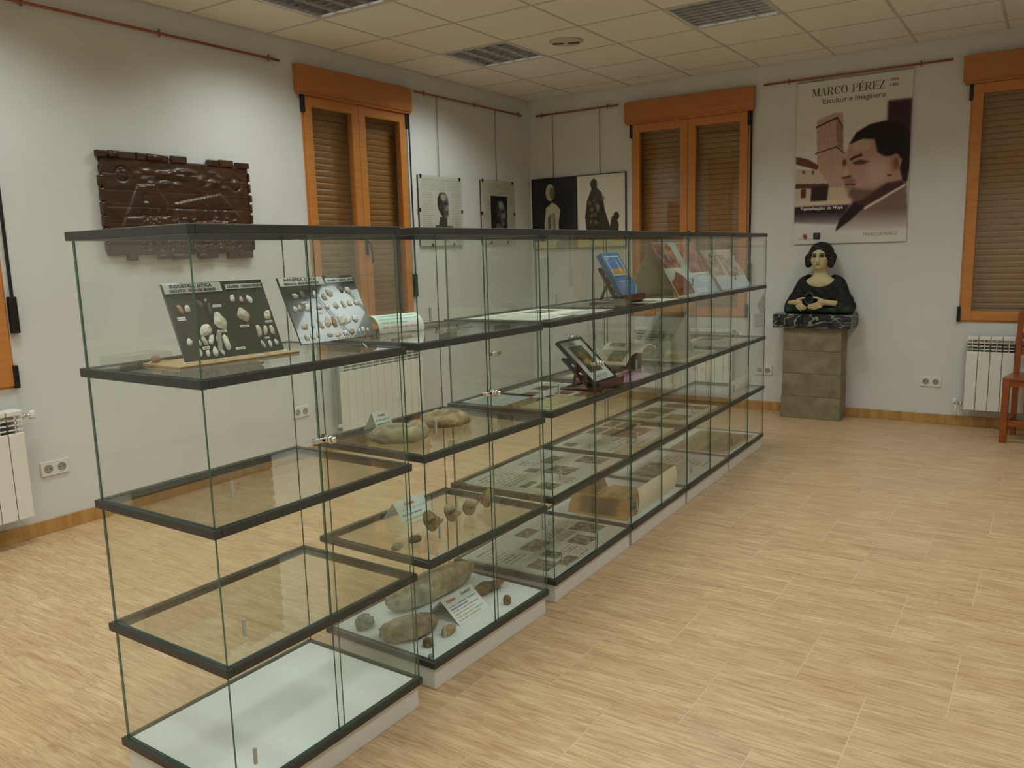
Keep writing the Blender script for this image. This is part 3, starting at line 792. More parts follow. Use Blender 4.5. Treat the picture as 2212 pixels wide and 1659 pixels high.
# jacket
p.poly(Q((470,1480),(500,1400),(620,1190),(900,1050),(1085,1010),(1090,1430),(960,1480),(600,1470)), (132, 102, 96), 3)
p.poly(Q((880,1380),(1088,1230),(1086,1460),(880,1440)), (118, 100, 94), 3, .8)
p.vgrad(.40, 1.0, .20, .06, (222, 216, 208))
p.poly(Q((470,1480),(500,1380),(640,1200),(730,1250),(690,1290),(600,1380)), (40, 24, 24), 2)
# head
p.rect(.80, pq(1000, 420)[1]-.25, 1.0, pq(1000, 300)[1], (62, 36, 48), 6)
p.poly(Q((580,690),(800,625),(1000,800),(1060,1020),(900,1100),(760,1180),(640,1200),(560,1120),(540,1040),(520,980),(508,985),(540,900),(545,800),(560,740)), (186, 150, 132), 2)
p.poly(Q((600,1075),(660,1090),(800,1100),(930,1030),(960,1060),(760,1190),(640,1215),(575,1150)), (96, 66, 62), 8, .75); p.poly(Q((545,995),(600,985),(640,1010),(640,1045),(545,1045)), (120, 86, 78), 5, .6); p.poly(Q((550,1062),(625,1060),(600,1090),(556,1085)), (140, 100, 92), 3, .6)
p.poly(Q((720,1180),(920,1040),(1050,1010),(1060,1060),(740,1260),(640,1215)), (62, 36, 36), 4, .85)
p.poly(Q((720,1260),(1070,1045),(1075,1065),(725,1285)), (226, 208, 182), 1)
p.poly(Q((575,690),(640,580),(760,510),(890,480),(1030,500),(1105,600),(1105,900),(1085,1030),(1050,1020),(1020,900),(1040,830),(980,790),(900,800),(830,760),(805,640),(700,640)), (30, 18, 18), 2)
p.poly(Q((580,822),(620,795),(690,770),(708,790),(640,808),(600,832)), (56, 34, 32), 1); p.poly(Q((610,850),(680,825),(770,845),(700,870),(630,870)), (74, 42, 40), 2, .9); p.ell(*pq(540, 850), .018, .022, (70, 42, 40), 2, .8)
p.poly(Q((510,985),(600,965),(605,980),(530,1000)), (80, 48, 44), 1, .9); p.poly(Q((545,1045),(640,1045),(640,1058),(550,1060)), (66, 34, 34), 1, .9)
p.ell(*pq(985, 860), .045, .055, (176, 130, 106), 1); p.ell(*pq(990, 865), .022, .035, (104, 66, 56), 2, .7); p.poly(Q((915,960),(960,965),(950,980),(915,975)), (70, 40, 36), 1)
p.ell(*pq(830, 930), .10, .07, (204, 172, 154), 30, .8); p.poly(Q((520,975),(560,900),(575,905),(560,970)), (214, 186, 168), 4, .7); p.ell(*pq(690, 700), .09, .03, (202, 170, 152), 6, .8)
p.rect(*pq(265, 1560), *pq(335, 1497), (34, 30, 38)); p.ell(*pq(300, 1525), .018, .016, (110, 60, 60), 1); p.ell(*pq(188, 1530), .02, .015, (206, 76, 64), 1); p.ell(*pq(195, 1545), .012, .01, (70, 60, 70), 1)
p.rect(.03, pq(150, 1560)[1], .17, pq(150, 1556)[1], (150, 146, 136))
r = root('poster', 'tall hanging poster with a dark-haired man in profile and a stone tower', 'poster'); PW, PH = 0.868, 1.305
place(r, 2.642, 0, 1.452, 0)
link('sheet', p.mesh('sheet', PW, PH, 'print_matt', 0.0012), r, (0, -0.016, 0))
MB().cyl((0, -0.012, PH), (PW, -0.012, PH), 0.006, 8).build('top_bar', 'clip_plastic', r, True)
for hx in (.2, .66): MB().cyl((hx, -0.012, PH), (hx, -0.02, PH + .03), 0.002, 6).build('hook', 'chain_metal', r)
# serif capitals built stroke by stroke: polygons on a unit-high body
def caps(word, x, z, h, parent, m, y):
    b = MB(); R = lambda a, c, e, f: [(a, c), (e, c), (e, f), (a, f)]
    def ring(cx, cz, rx, rz, a0, a1, tmin, tmax):
        out, inn = [], []
        for k in range(19):
            t = a0 + (a1 - a0) * k / 18; c, s = math.cos(t), math.sin(t); w = tmin + (tmax - tmin) * abs(c)
            out.append((cx + rx * c, cz + rz * s)); inn.append((cx + (rx - w) * c, cz + (rz - w * .6) * s))
        return [[out[k], out[k+1], inn[k+1], inn[k]] for k in range(18)]
    T, t = .17, .05
    sf = lambda cx, z0: [R(cx - .15, z0, cx + .15, z0 + .045)]
    G = {'M': (.98, [R(.1, 0, .15, 1), R(.72, 0, .72 + T, 1), [(.08, 1), (.27, 1), (.53, .05), (.44, .0)], [(.44, 0), (.50, 0), (.78, 1), (.73, 1)]] + sf(.13, 0) + sf(.80, 0) + sf(.13, .955) + sf(.84, .955)),
         'A': (.86, [[(.10, 0), (.15, 0), (.44, .95), (.40, 1)], [(.36, 1), (.48, 1), (.80, 0), (.60, 0)], R(.22, .3, .62, .35)] + sf(.13, 0) + sf(.70, 0)),
         'R': (.86, [R(.12, 0, .12 + T, 1), R(.2, .955, .5, 1), R(.2, .47, .5, .515), [(.38, .49), (.52, .49), (.82, 0), (.66, 0)]] + ring(.48, .735, .27, .265, -math.pi/2, math.pi/2, t, T) + sf(.2, 0) + sf(.18, .955)),
         'C': (.84, ring(.46, .5, .4, .5, math.radians(40), math.radians(320), t, T) + [R(.73, .68, .78, .98)]),
         'O': (.92, ring(.46, .5, .41, .5, 0, 2*math.pi, t, T)),
         'P': (.76, [R(.12, 0, .12 + T, 1), R(.2, .955, .48, 1), R(.2, .45, .48, .495)] + ring(.46, .725, .27, .275, -math.pi/2, math.pi/2, t, T) + sf(.2, 0) + sf(.18, .955)),
         'E': (.78, [R(.12, 0, .12 + T, 1), R(.06, .955, .7, 1), R(.06, 0, .72, .045), R(.25, .48, .52, .525), R(.66, .72, .7, 1), R(.68, 0, .72, .28), R(.5, .36, .535, .64)]),
         'Z': (.76, [R(.08, .955, .7, 1), R(.06, 0, .72, .045), [(.06, .045), (.24, .045), (.70, .955), (.52, .955)], R(.08, .74, .12, 1), R(.68, 0, .72, .26)])}
    G['É'] = (G['E'][0], G['E'][1] + [[(.34, 1.07), (.40, 1.07), (.56, 1.26), (.44, 1.26)]])
    cx = x
    for ch in word:
        if ch == ' ': cx += .42 * h; continue
        w, polys = G[ch]
        for k, q in enumerate(polys):
            pts = [(cx + a * h, z + c * h) for a, c in q]
            ar = sum(pts[i][0] * pts[(i+1) % len(pts)][1] - pts[(i+1) % len(pts)][0] * pts[i][1] for i in range(len(pts)))
            if ar < 0: pts = pts[::-1]
            b.prism(pts, y - .0001 * (k % 4), y + .001)
        cx += w * h
    return b.build('title_lettering', m, parent), cx
_, tx_ = caps('MARCO', 0.118, 1.187, 0.0625, r, 'print_grey', -0.0172); caps('PÉREZ', tx_ + .027, 1.187, 0.0625, r, 'print_grey', -0.0172)
text('subtitle_lettering', 'Escultor e Imaginero', 0.057, 0.20, 1.123, -0.0172, 'print_grey', r, bold=0.0003)
text('date_lettering', '1896', 0.032, 0.70, 1.235, -0.0172, 'print_faint', r, bold=0.0008); text('date_lettering', '1983', 0.032, 0.70, 1.195, -0.0172, 'print_faint', r, bold=0.0008)
text('caption_lettering', 'Fuentelespino de Moya', 0.036, 0.05, 0.278, -0.0172, 'print_white', r, bold=0.0006)
text('footer_lettering', 'MARCO·PÉREZ', 0.036, 0.545, 0.052, -0.0172, 'print_faint', r, shear=0.15, bold=-0.0004, sx=1.1)

# ------------------------------------------------------------------ carved wooden panel on the left wall
def carved():
    W, Hh = 1.005, 0.555
    r = root('carved_panel', 'dark carved wooden relief panel with ragged scroll edges', 'wall carving'); place(r, 0, -4.556, 1.495, 90)
    nx, nz = 201, 112
    X, Z = np.meshgrid(np.linspace(0, 1, nx), np.linspace(0, 1, nz)); h = np.zeros_like(X)
    R = np.random.RandomState(4)
    g = Paint(nx, nz)
    def raise_(pts, v, soft=1): 
        nonlocal h
        m = g.blur(g.polym(pts), soft); h = h * (1 - m) + m * v if v < 0 else np.maximum(h, m * v)
    def dig(pts, v, soft=1):
        nonlocal h
        h = h - g.blur(g.polym(pts), soft) * v
    raise_([(.10,.0),(.10,.35),(.2,.72),(.32,.74),(.40,.55),(.44,.0)], .5)            # house on the left
    raise_([(.44,.0),(.44,.55),(.52,.58),(.78,.68),(.92,.42),(.92,0)], .45)            # long building
    def line(a, b_, w, v):
        nonlocal h
        dx, dz = b_[0] - a[0], b_[1] - a[1]; L2 = dx*dx + dz*dz; t = np.clip(((X-a[0])*dx + (Z-a[1])*dz) / L2, 0, 1)
        h = h + v * np.exp(-((X-a[0]-t*dx)**2 + (Z-a[1]-t*dz)**2) / w**2)
    for a, b_ in (((.09,.32),(.2,.73)), ((.2,.74),(.33,.75)), ((.33,.75),(.43,.54)), ((.44,.57),(.78,.69)), ((.78,.69),(.93,.42)), ((.44,.50),(.90,.50)), ((.12,.40),(.42,.42))): line(a, b_, .010, -.45)
    for cx in (.62, .70, .77): dig([(cx-.03,.36),(cx+.03,.36),(cx+.03,.50),(cx+.018,.55),(cx-.018,.55),(cx-.03,.50)], .4); dig([(cx-.02,.1),(cx+.02,.1),(cx+.02,.3),(cx-.02,.3)], .25)
    for cx, cz in ((.25, .6), (.3, .42), (.36, .44), (.24, .42)): dig([(cx-.018,cz-.05),(cx+.018,cz-.05),(cx+.018,cz+.05),(cx-.018,cz+.05)], .4)
    for k in range(150):                                                               # crowd
        cx, cz = .2 + .7 * R.rand(), .02 + .34 * R.rand() ** 1.3
        h = np.maximum(h, .95 * np.exp(-(((X-cx)/.013)**2 + ((Z-cz)/.03)**2))); h = np.maximum(h, 1.05 * np.exp(-(((X-cx)/.009)**2 + ((Z-cz-.045)/.016)**2)))
    for k in range(46):                                                                # clouds
        cx, cz = .2 + .62 * R.rand(), .74 + .17 * R.rand()
        h += .35 * np.exp(-(((X-cx)/.028)**2 + ((Z-cz)/.02)**2))
    for cx, cz in ((.125, .83), (.90, .80)):
        d = np.sqrt(((X-cx)/.034)**2 + ((Z-cz)/.06)**2); h -= .35 * np.exp(-(d-1.15)**2 / .04); h += .6 * (d < 1) * np.sqrt(np.clip(1-d*d, 0, 1))
    h += .05 * np.sin(X * 60 + 9 * Z) * (h < .2) + .05 * (R.rand(nz, nx) - .5)
    h = g.blur(h, 1); h -= .10 * (np.abs((Z * 6) % 1 - .5) > .47)
    y = -0.03 - 0.022 * h
    PTS = [[(X[i, j] * W, y[i, j], Z[i, j] * Hh) for j in range(nx)] for i in range(nz)]
    b = MB().grid(PTS); b.box(0.003, W-.003, -0.024, -0.003, 0.003, Hh-.003); b.build('relief', 'carved_wood', r, True)
    # ragged scroll tabs round the edge
    R2 = random.Random(3)
    def tab(x0, x1, z0, z1, curl):
        t = MB()
        if curl: 
            zc = (z0 + z1) / 2; t.cyl((x0, -0.036, zc), (x1, -0.036, zc), (z1-z0)/2*.95, 10); t.cyl((x0 + (x1-x0)*.5, -0.036, zc), (x1, -0.03, zc), (z1-z0)/2*.6, 8)
        else: t.bbox(x0, x1, -0.04, -0.008, z0, z1, 0.005)
        t.build('scroll_tab', 'carved_wood', r, curl)
    for row, (zb, sg) in enumerate(((Hh, 1), (0, -1))):
        x = -0.02
        while x < W - 0.02:
            w = R2.uniform(.045, .11); k = R2.random(); d = R2.uniform(.026, .036)
            x1 = min(x + w, W + 0.012)
            a, c = (zb - .008, zb + d) if sg > 0 else (zb - d, zb + .008)
            if k < .88: tab(x, x1, a, c, k < .35)
            x = x1 + (R2.uniform(.004, .01) if R2.random() < .7 else .024)
    for sg in (0, 1):
        z = 0.02
        while z < Hh - 0.05:
            w = R2.uniform(.045, .085); d = R2.uniform(.008, .026); z1 = min(z + w, Hh - .01)
            a, c = (W - .006, W + d) if sg else (-d, .006)
            t = MB().bbox(a, c, -0.04, -0.008, z, z1, 0.006); t.build('scroll_tab', 'carved_wood', r)
            z = z1 + R2.uniform(.006, .016)
carved()

# ------------------------------------------------------------------ glass display cases
SHELF_T = 0.006
def make_case(k, label):
    x, y, rot, L_ = CASES[k]
    r = root('display_case', label, 'display case', (x, y, 0), (0, 0, rot))
    ins = 0.012
    MB().bbox(-D + ins, -ins, ins, L_ - ins, 0, ZS[0] - TF, 0.002).build('plinth', 'plinth_white', r)
    MB().box(-D + 0.018, -0.018, 0.018, L_ - 0.018, ZS[0] - 0.012, ZS[0] - 0.002).build('base_board', 'base_board', r)
    w = 0.022
    def frame(z, name):
        b = MB()
        for q in ((-D, 0, 0, w), (-D, 0, L_ - w, L_), (-D, -D + w, w, L_ - w), (-w, 0, w, L_ - w)): b.bbox(q[0], q[1], q[2], q[3], z - TF, z, 0.0025)
        return b.build(name, 'frame_dark', r)
    frame(ZS[0], 'base_frame')
    for z in ZS[1:4]:
        f = frame(z, 'shelf_frame')
        MB().box(-D + w, -w, w, L_ - w, z - 0.008, z - 0.002).build('shelf_glass', 'glass_shelf', f)
    f = frame(ZS[4], 'top_frame')
    MB().box(-D + w, -w, w, L_ - w, ZS[4] - 0.01, ZS[4] - 0.004).build('top_glass', 'glass_shelf', f)
    g = 0.012; T = 0.005
    def pane(name, x0, x1, y0, y1, z0, z1, axis):
        b = MB(); b.box(x0, x1, y0, y1, z0, z1, 0)
        # faces order: bottom, top, -y, +x, +y, -x ; narrow ones show the dark green cut edge
        broad = {'x': (3, 5), 'y': (2, 4)}[axis]
        b.m = [0 if i in broad else 1 for i in range(6)]
        return b.build(name, ['glass_pane', 'glass_edge'], r)
    for c in range(4):
        z0, z1 = ZS[c] + 0.0005, ZS[c+1] - TF - 0.0005
        pane('back_glass', -D + g, -D + g + T, g, L_ - g, z0, z1, 'x')
        pane('side_glass', -D + g + T + .0005, -g - T - .0005, g, g + T, z0, z1, 'y')
        pane('side_glass', -D + g + T + .0005, -g - T - .0005, L_ - g - T, L_ - g, z0, z1, 'y')
        m0 = L_ * 0.535
        pane('door_glass', -g - T, -g, g, m0, z0, z1, 'x')
        d2 = pane('door_glass', -g + 0.0035, -g + T + 0.0035, m0 - 0.03, L_ - g, z0, z1, 'x')
        zc = z0 + 0.085
        MB().bbox(-0.011, -0.0035, 0.062, 0.070, zc - 0.022, zc + 0.022, 0.001).build('finger_pull', 'clip_plastic', r)
        if c == 2 and k <= 3:
            zl = z0 + 0.15; ly = m0 - 0.012
            lk = MB(); lk.cyl((-0.012, ly, zl), (0.016, ly, zl), 0.011, 14); lk.cyl((0.016, ly, zl), (0.024, ly, zl), 0.0125, 14); lk.cyl((0.024, ly, zl), (0.036, ly, zl), 0.0095, 14)
            lk.bbox(-0.008, 0.0085, ly - 0.045, ly - 0.004, zl - 0.007, zl + 0.007, 0.002)
            lk.build('lock', 'chrome', r, True)
        if c == 2 and k in (3, 4):                      # lock on the far side of these two
            zl = z0 + 0.17; ly = L_ * .5
            lk = MB(); lk.cyl((-D + 0.02, ly, zl), (-D - 0.016, ly, zl), 0.011, 14); lk.cyl((-D - 0.016, ly, zl), (-D - 0.03, ly, zl), 0.0125, 14); lk.bbox(-D + .004, -D + .011, ly, ly + .045, zl - .007, zl + .007, .002)
            lk.build('lock', 'chrome', r, True)
    return r
make_case(1, 'nearest tall glass display case, its lower shelves empty')
make_case(2, 'second tall glass display case, holding fossils and rocks')
make_case(3, 'third glass display case, with sheets of printed photographs on its shelves')
make_case(4, 'fourth glass display case, with the blue book and the yellow folder')
make_case(5, 'fifth glass display case, with the tent-shaped brochure on top')
make_case(6, 'last glass display case, nearest the bust')

# ------------------------------------------------------------------ case 1: boards of flint tools
FLINT = ['flint_pale', 'flint_cream', 'flint_pink', 'flint_red', 'flint_grey', 'flint_tan']
def flake(seed, w, h, t):
    """knapped flake: irregular outline, raised ridge, faceted"""
    R = random.Random(seed); n = 11; b = MB(); out = []
    lean = R.uniform(-.22, .22); kind = R.random(); ph = R.uniform(0, .5)
    for k in range(n):
        a = 2*math.pi*(k + ph + R.uniform(-.28, .28))/n; s, c = math.sin(a), math.cos(a)
        if kind < .4: q = max(abs(c), abs(s)); e = 1 / (q ** .75)            # blade: squarish ends
        elif kind < .75: e = 1.0                                             # oval
        else: e = 1.12 if s < 0 else 1.0                                     # point
        wd = 1 - (.62 if kind >= .75 else .28) * max(0, s); e *= 1 + R.uniform(-.16, .08)
        out.append((max(-w*.55, min(w*.55, w/2 * c * e * wd + lean * w * s)), max(-h/2, min(h/2, h/2 * s * e))))
    inner = [(p[0] * .62 + R.uniform(-.04, .04) * w, p[1] * .66) for p in out]
    V = [(p[0], -.0005, p[1]) for p in out] + [(p[0], -t * R.uniform(.55, .85), p[1]) for p in inner] + [(R.uniform(-.08, .08) * w, -t, h * .1), (R.uniform(-.08, .08) * w, -t * .92, -h * .18)]
    F = [(k, (k+1) % n, n + (k+1) % n, n + k) for k in range(n)]
    for k in range(n):
        c = 2*n if inner[k][1] > -h*.05 else 2*n + 1; c2 = 2*n if inner[(k+1) % n][1] > -h*.05 else 2*n + 1
        F.append((n + k, n + (k+1) % n, c2))
        if c != c2: F.append((n + k, c2, c))
    F.append(tuple(range(n-1, -1, -1)))
    b.add(V, F); return b
FA = [(0.102,0.661,0.046,0.144,3),(0.171,0.666,0.058,0.096,0),(0.297,0.706,0.071,0.13,4),(0.365,0.757,0.03,0.049,2),(0.377,0.647,0.04,0.2,4),(0.634,0.764,0.05,0.1,0),(0.722,0.743,0.041,0.092,2),(0.807,0.73,0.058,0.127,0),(0.44,0.488,0.121,0.247,1),(0.687,0.523,0.12,0.218,5),(0.94,0.502,0.072,0.128,1),(0.277,0.374,0.124,0.146,1),(0.093,0.238,0.057,0.104,0),(0.182,0.221,0.035,0.097,2),(0.232,0.238,0.047,0.13,5),(0.3,0.245,0.053,0.13,0),(0.367,0.252,0.048,0.131,5),(0.433,0.192,0.062,0.222,1),(0.796,0.287,0.058,0.17,5),(0.866,0.286,0.046,0.136,5),(0.937,0.286,0.053,0.146,5),(0.794,0.103,0.039,0.119,2),(0.867,0.101,0.039,0.111,0),(0.938,0.112,0.04,0.086,0),(0.162,0.09,0.035,0.105,1),(0.228,0.075,0.041,0.089,1),(0.302,0.085,0.059,0.14,0),(0.365,0.078,0.036,0.115,0)]
FB = [(0.143,0.718,0.069,0.077,0),(0.242,0.719,0.061,0.133,4),(0.399,0.724,0.054,0.123,0),(0.503,0.672,0.059,0.124,5),(0.593,0.732,0.074,0.159,1),(0.77,0.755,0.047,0.104,4),(0.855,0.746,0.077,0.104,0),(0.084,0.518,0.055,0.097,0),(0.143,0.538,0.051,0.097,5),(0.242,0.526,0.061,0.131,0),(0.384,0.513,0.08,0.082,5),(0.497,0.517,0.054,0.089,0),(0.613,0.525,0.069,0.112,2),(0.725,0.529,0.047,0.124,1),(0.812,0.542,0.057,0.102,1),(0.902,0.544,0.058,0.097,0),(0.123,0.263,0.093,0.116,5),(0.219,0.26,0.043,0.096,1),(0.321,0.268,0.052,0.182,5),(0.428,0.286,0.08,0.173,2),(0.51,0.28,0.054,0.174,3),(0.619,0.293,0.091,0.176,1),(0.706,0.281,0.074,0.11,0),(0.802,0.291,0.075,0.123,0),(0.097,0.092,0.05,0.083,0),(0.175,0.101,0.051,0.104,1),(0.244,0.107,0.043,0.095,1),(0.391,0.095,0.079,0.08,5),(0.501,0.078,0.08,0.07,5),(0.602,0.096,0.068,0.081,0),(0.694,0.099,0.064,0.087,3),(0.796,0.101,0.037,0.077,0),(0.855,0.115,0.052,0.083,0),(0.915,0.1,0.043,0.077,2)]
LA = [(0.09,0.54,0.074,0.048),(0.458,0.672,0.085,0.033),(0.428,0.337,0.091,0.033),(0.226,0.143,0.065,0.04),(0.551,0.088,0.093,0.033),(0.667,0.374,0.094,0.029),(0.933,0.405,0.079,0.026),(0.858,0.186,0.052,0.021)]
LB = [(0.231,0.608,0.083,0.027),(0.381,0.429,0.071,0.022),(0.559,0.024,0.153,0.027)]
def lithic_board(label, x, y, z, yaw, tilt, W, Hh, flints, labels, right_title, seed, t_split):
    r = root('lithic_board', label, 'display board'); place(r, x, y, z, yaw, tilt)
    MB().bbox(0, W, 0, 0.005, 0, Hh, 0.0012).build('backing', 'board_black', r)
    p = Paint(60, 14, (206, 210, 202)); t = link('title_label', p.mesh('title_label', W * t_split, Hh * .125, 'print_gloss', .0004), r, (W * .012, -0.0012, Hh * .865))
    text('title_lettering', 'INDUSTRIA  LITICA', Hh * .058, W * .07, Hh * .937, -0.0018, 'print_ink', r, sx=1.12, bold=.0002)
    text('title_lettering', 'NEOLITICO - EDAD DEL BRONCE', Hh * .047, W * .06, Hh * .882, -0.0018, 'print_ink', r, sx=.86, bold=.0002)
    p = Paint(60, 10, (222, 224, 218)); link('site_label', p.mesh('site_label', W * .385, Hh * .065, 'print_gloss', .0004), r, (W * .60, -0.0012, Hh * .885))
    text('site_lettering', right_title, Hh * .05, W * .615, Hh * .9, -0.0018, 'print_ink', r, sx=.82, bold=.0002)
    for i, (u, v, w, h, c) in enumerate(flints):
        f = flake(seed * 100 + i, w * W, h * Hh, min(.011, .28 * min(w * W, h * Hh) + .002))
        o = f.build('flint_flake', FLINT[c], r, loc=(u * W, -0.0004, v * Hh)); o.rotation_euler = (0, random.Random(seed * 7 + i).uniform(-.2, .2), 0)
    for i, (u, v, w, h) in enumerate(labels):
        q = Paint(16, 7, (230, 230, 222)).lines(.12, .25, .9, .75, 1, (90, 90, 84), i + 1, .8, 0)
        o = link('number_label', q.mesh('number_label', w * W, h * Hh, 'print_matt', .0004), r, ((u - w/2) * W, -0.001, (v - h/2) * Hh))
    return r
zS = [z - 0.0016 for z in ZS]             # top of shelf glass
lithic_board('black board of pale flint tools on an easel, the one nearest the front edge', 2.798, -6.031, zS[3] + .0368, 85.27, 24, 0.284, 0.203, FA, LA, 'CALARES - CERROS NEGROS', 1, .55)
lithic_board('black board of small flint tools on an easel, further along the shelf', 2.785, -5.655, zS[3] + .0368, 87.2, 26, 0.284, 0.206, FB, LB, 'CALARES Y CERROS LARGOS', 2, .56)
def easel(label, x, y, yaw, w=.15):
    r = root('acrylic_easel', label, 'easel'); place(r, x, y, zS[3], yaw)
    b = MB()
    for s in (-w/2, w/2):
        pts = [(-.03, 0), (-.034, .008), (-.016, .02), (-.026, .034), (-.030, .045), (-.024, .046), (-.014, .0355), (.014, .0355), (.062, .13), (.07, .13), (.042, .04), (.07, .006), (.068, 0), (.05, 0), (.03, .02), (.0, .016), (-.016, 0)]
        b.add([(s - .002, q[0], q[1]) for q in pts] + [(s + .002, q[0], q[1]) for q in pts], [tuple(range(len(pts)-1, -1, -1)), tuple(range(len(pts), 2*len(pts)))] + [(i, (i+1) % len(pts), len(pts) + (i+1) % len(pts), len(pts) + i) for i in range(len(pts))])
    b.bbox(-w/2, w/2, .056, .060, .10, .115, .001); b.build('side_plate', 'acrylic', r)
    for s in (-w/2, w/2):
        MB().tube([(s, -.020, .030), (s, -.028, .034), (s, -.031, .044), (s, -.028, .052)], .004, 8).build('hook', 'acrylic', r, True)
easel('clear acrylic easel under the front flint board', 2.807, -5.889, 85.3); easel('clear acrylic easel under the rear flint board', 2.789, -5.513, 87.2)

def flatset(o, x, y, z, yaw=0.0): o.location = (x, y, z); o.rotation_euler = (0, 0, math.radians(yaw)); return o
x, y = cw(1, 0.30, 0.29)
r = root('cork_board', 'flat cork board with small flint chips in front of the flint board', 'board'); flatset(r, x, y, zS[3], -4)
MB().bbox(-.11, .075, -.18, .20, 0, .006, .001).build('cork_sheet', 'cork', r)
for i in range(20):
    R = random.Random(i + 50); f = flake(900 + i, R.uniform(.008, .012), R.uniform(.018, .028), .004)
    o = f.build('flint_chip', FLINT[i % 3], r); o.rotation_euler = (math.radians(-90), 0, R.uniform(-.8, .8)); o.location = (-.095 + .165 * ((i * 7) % 10) / 10, -.16 + .34 * (i % 10) / 10, .0066)
def ball(name, label, m, x, y, z, rad, cat):
    bm = bmesh.new(); bmesh.ops.create_icosphere(bm, subdivisions=3, radius=rad)
    for v in bm.verts: v.co *= 1 + .04 * noise.noise(v.co * 60)
    me = bpy.data.meshes.new(name); bm.to_mesh(me); bm.free(); me.materials.append(MATS[m]); me.polygons.foreach_set('use_smooth', [True] * len(me.polygons))
    return tag(link(name, me, None, (x, y, z + rad * .97)), label, cat)
x, y = cw(1, .392, .142); 
r = root('acrylic_box', 'clear open acrylic box at the left end of the top shelf', 'box'); x0, y0 = cw(1, .405, .075); flatset(r, x0, y0, zS[3] + .0005, 0)
b = MB(); b.box(-.06, .04, -.05, .10, 0, .003); b.build('box_floor', 'acrylic', r)
for q in ((-.06, -.057, -.05, .10), (.037, .04, -.05, .10), (-.057, .037, -.05, -.047), (-.057, .037, .097, .10)): MB().box(q[0], q[1], q[2], q[3], .003, .034).build('box_wall', 'acrylic', r)
ball('clay_ball', 'small brown clay ball in the acrylic box', 'clay_ball', x - .005, y, zS[3] + .0035, .0125, 'ball')
x, y = cw(1, .27, .47); tag(flake(777, .055, .035, .012).build('stone_flake', 'flint_tan'), 'flat tan stone flake lying between the two flint boards', 'stone'); o = bpy.data.objects['stone_flake']; o.location = (x, y, zS[3] + .0008); o.rotation_euler = (math.radians(-90), 0, 0.3)

# ------------------------------------------------------------------ case 2, top shelf: curved text sheet, clay balls, blades
def card_paint(w, h, seed, head, cols, bg=(232, 236, 232)):
    p = Paint(w, h, bg); n = len(cols)
    for i, c in enumerate(cols):
        a = .74 - .64 * (i + 1) / n; p.lines(.08, a, .93, a + .64 / n, 1, c, seed * 9 + i, .36, .35, .6)
    if head: p.lines(.14, .78, .66, .93, 1, head, seed, .7, .1, .9)
    return p
RED, GRN, BLU, INK = (205, 80, 60), (50, 150, 110), (70, 80, 150), (80, 80, 90)
p = card_paint(110, 60, 2, None, [(214, 110, 86), (200, 190, 180), (60, 170, 130), (50, 160, 120), (60, 170, 130), (214, 110, 86)])
def arch(x, z, Rr=.075):
    t = z / Rr; return x, np.where(t < 1.75, Rr * (1 - np.cos(t)) , 0) , Rr * np.sin(t)
def arch_sheet(W, Ln, Rr):
    return lambda x, z: (x, Rr * (1 - np.cos(z / Rr * 1.0)) , Rr * np.sin(z / Rr))
r = root('text_sheet', 'white curved sheet with handwritten green and red lines', 'text card'); place(r, 2.5249, -5.0562, zS[3] + .001, 76, 0)
link('sheet', p.mesh('sheet', 0.197, 0.165, 'print_matt', .0006, arch_sheet(.197, .165, .062)), r)
x, y = cw(2, .43, .455); ball('clay_ball', 'round brown clay ball behind the right end of the curved sheet', 'clay_ball', x, y, zS[3], .021, 'ball')
x, y = cw(2, .46, .20); ball('clay_ball', 'round grey-brown ball at the left end of the curved sheet', 'rock_grey', x, y, zS[3], .021, 'ball')
def blade(label, k, a, b, ln, w, yaw, m='bronze'):
    q = [(-ln/2, -w*.35), (-ln*.1, -w/2), (ln*.25, -w*.42), (ln/2, 0), (ln*.25, w*.42), (-ln*.1, w/2), (-ln/2, w*.35), (-ln*.42, 0)]
    x, y = cw(k, a, b); n = len(q)
    bm = MB().add([(u, v, .0005) for u, v in q] + [(u * .8, v * .35, .006) for u, v in q], [tuple(range(n-1, -1, -1)), tuple(range(n, 2*n))] + [(i, (i+1) % n, n + (i+1) % n, n + i) for i in range(n)])
    o = bm.build('bronze_blade', m); flatset(o, x, y, zS[3], yaw); return tag(o, label, 'blade')
blade('brown bronze arrowhead in front of the curved sheet, nearest the edge', 2, .165, .07, .05, .022, 96); blade('brown bronze arrowhead in front of the curved sheet, the further one', 2, .195, .155, .055, .02, 88)
blade('short grey blade right of the curved sheet', 2, .20, .335, .035, .02, 70, 'flint_grey'); blade('thin grey blade right of the curved sheet', 2, .205, .42, .08, .014, 92, 'flint_grey'); blade('broad grey blade at the right end of the shelf', 2, .235, .53, .085, .034, 84, 'flint_grey')

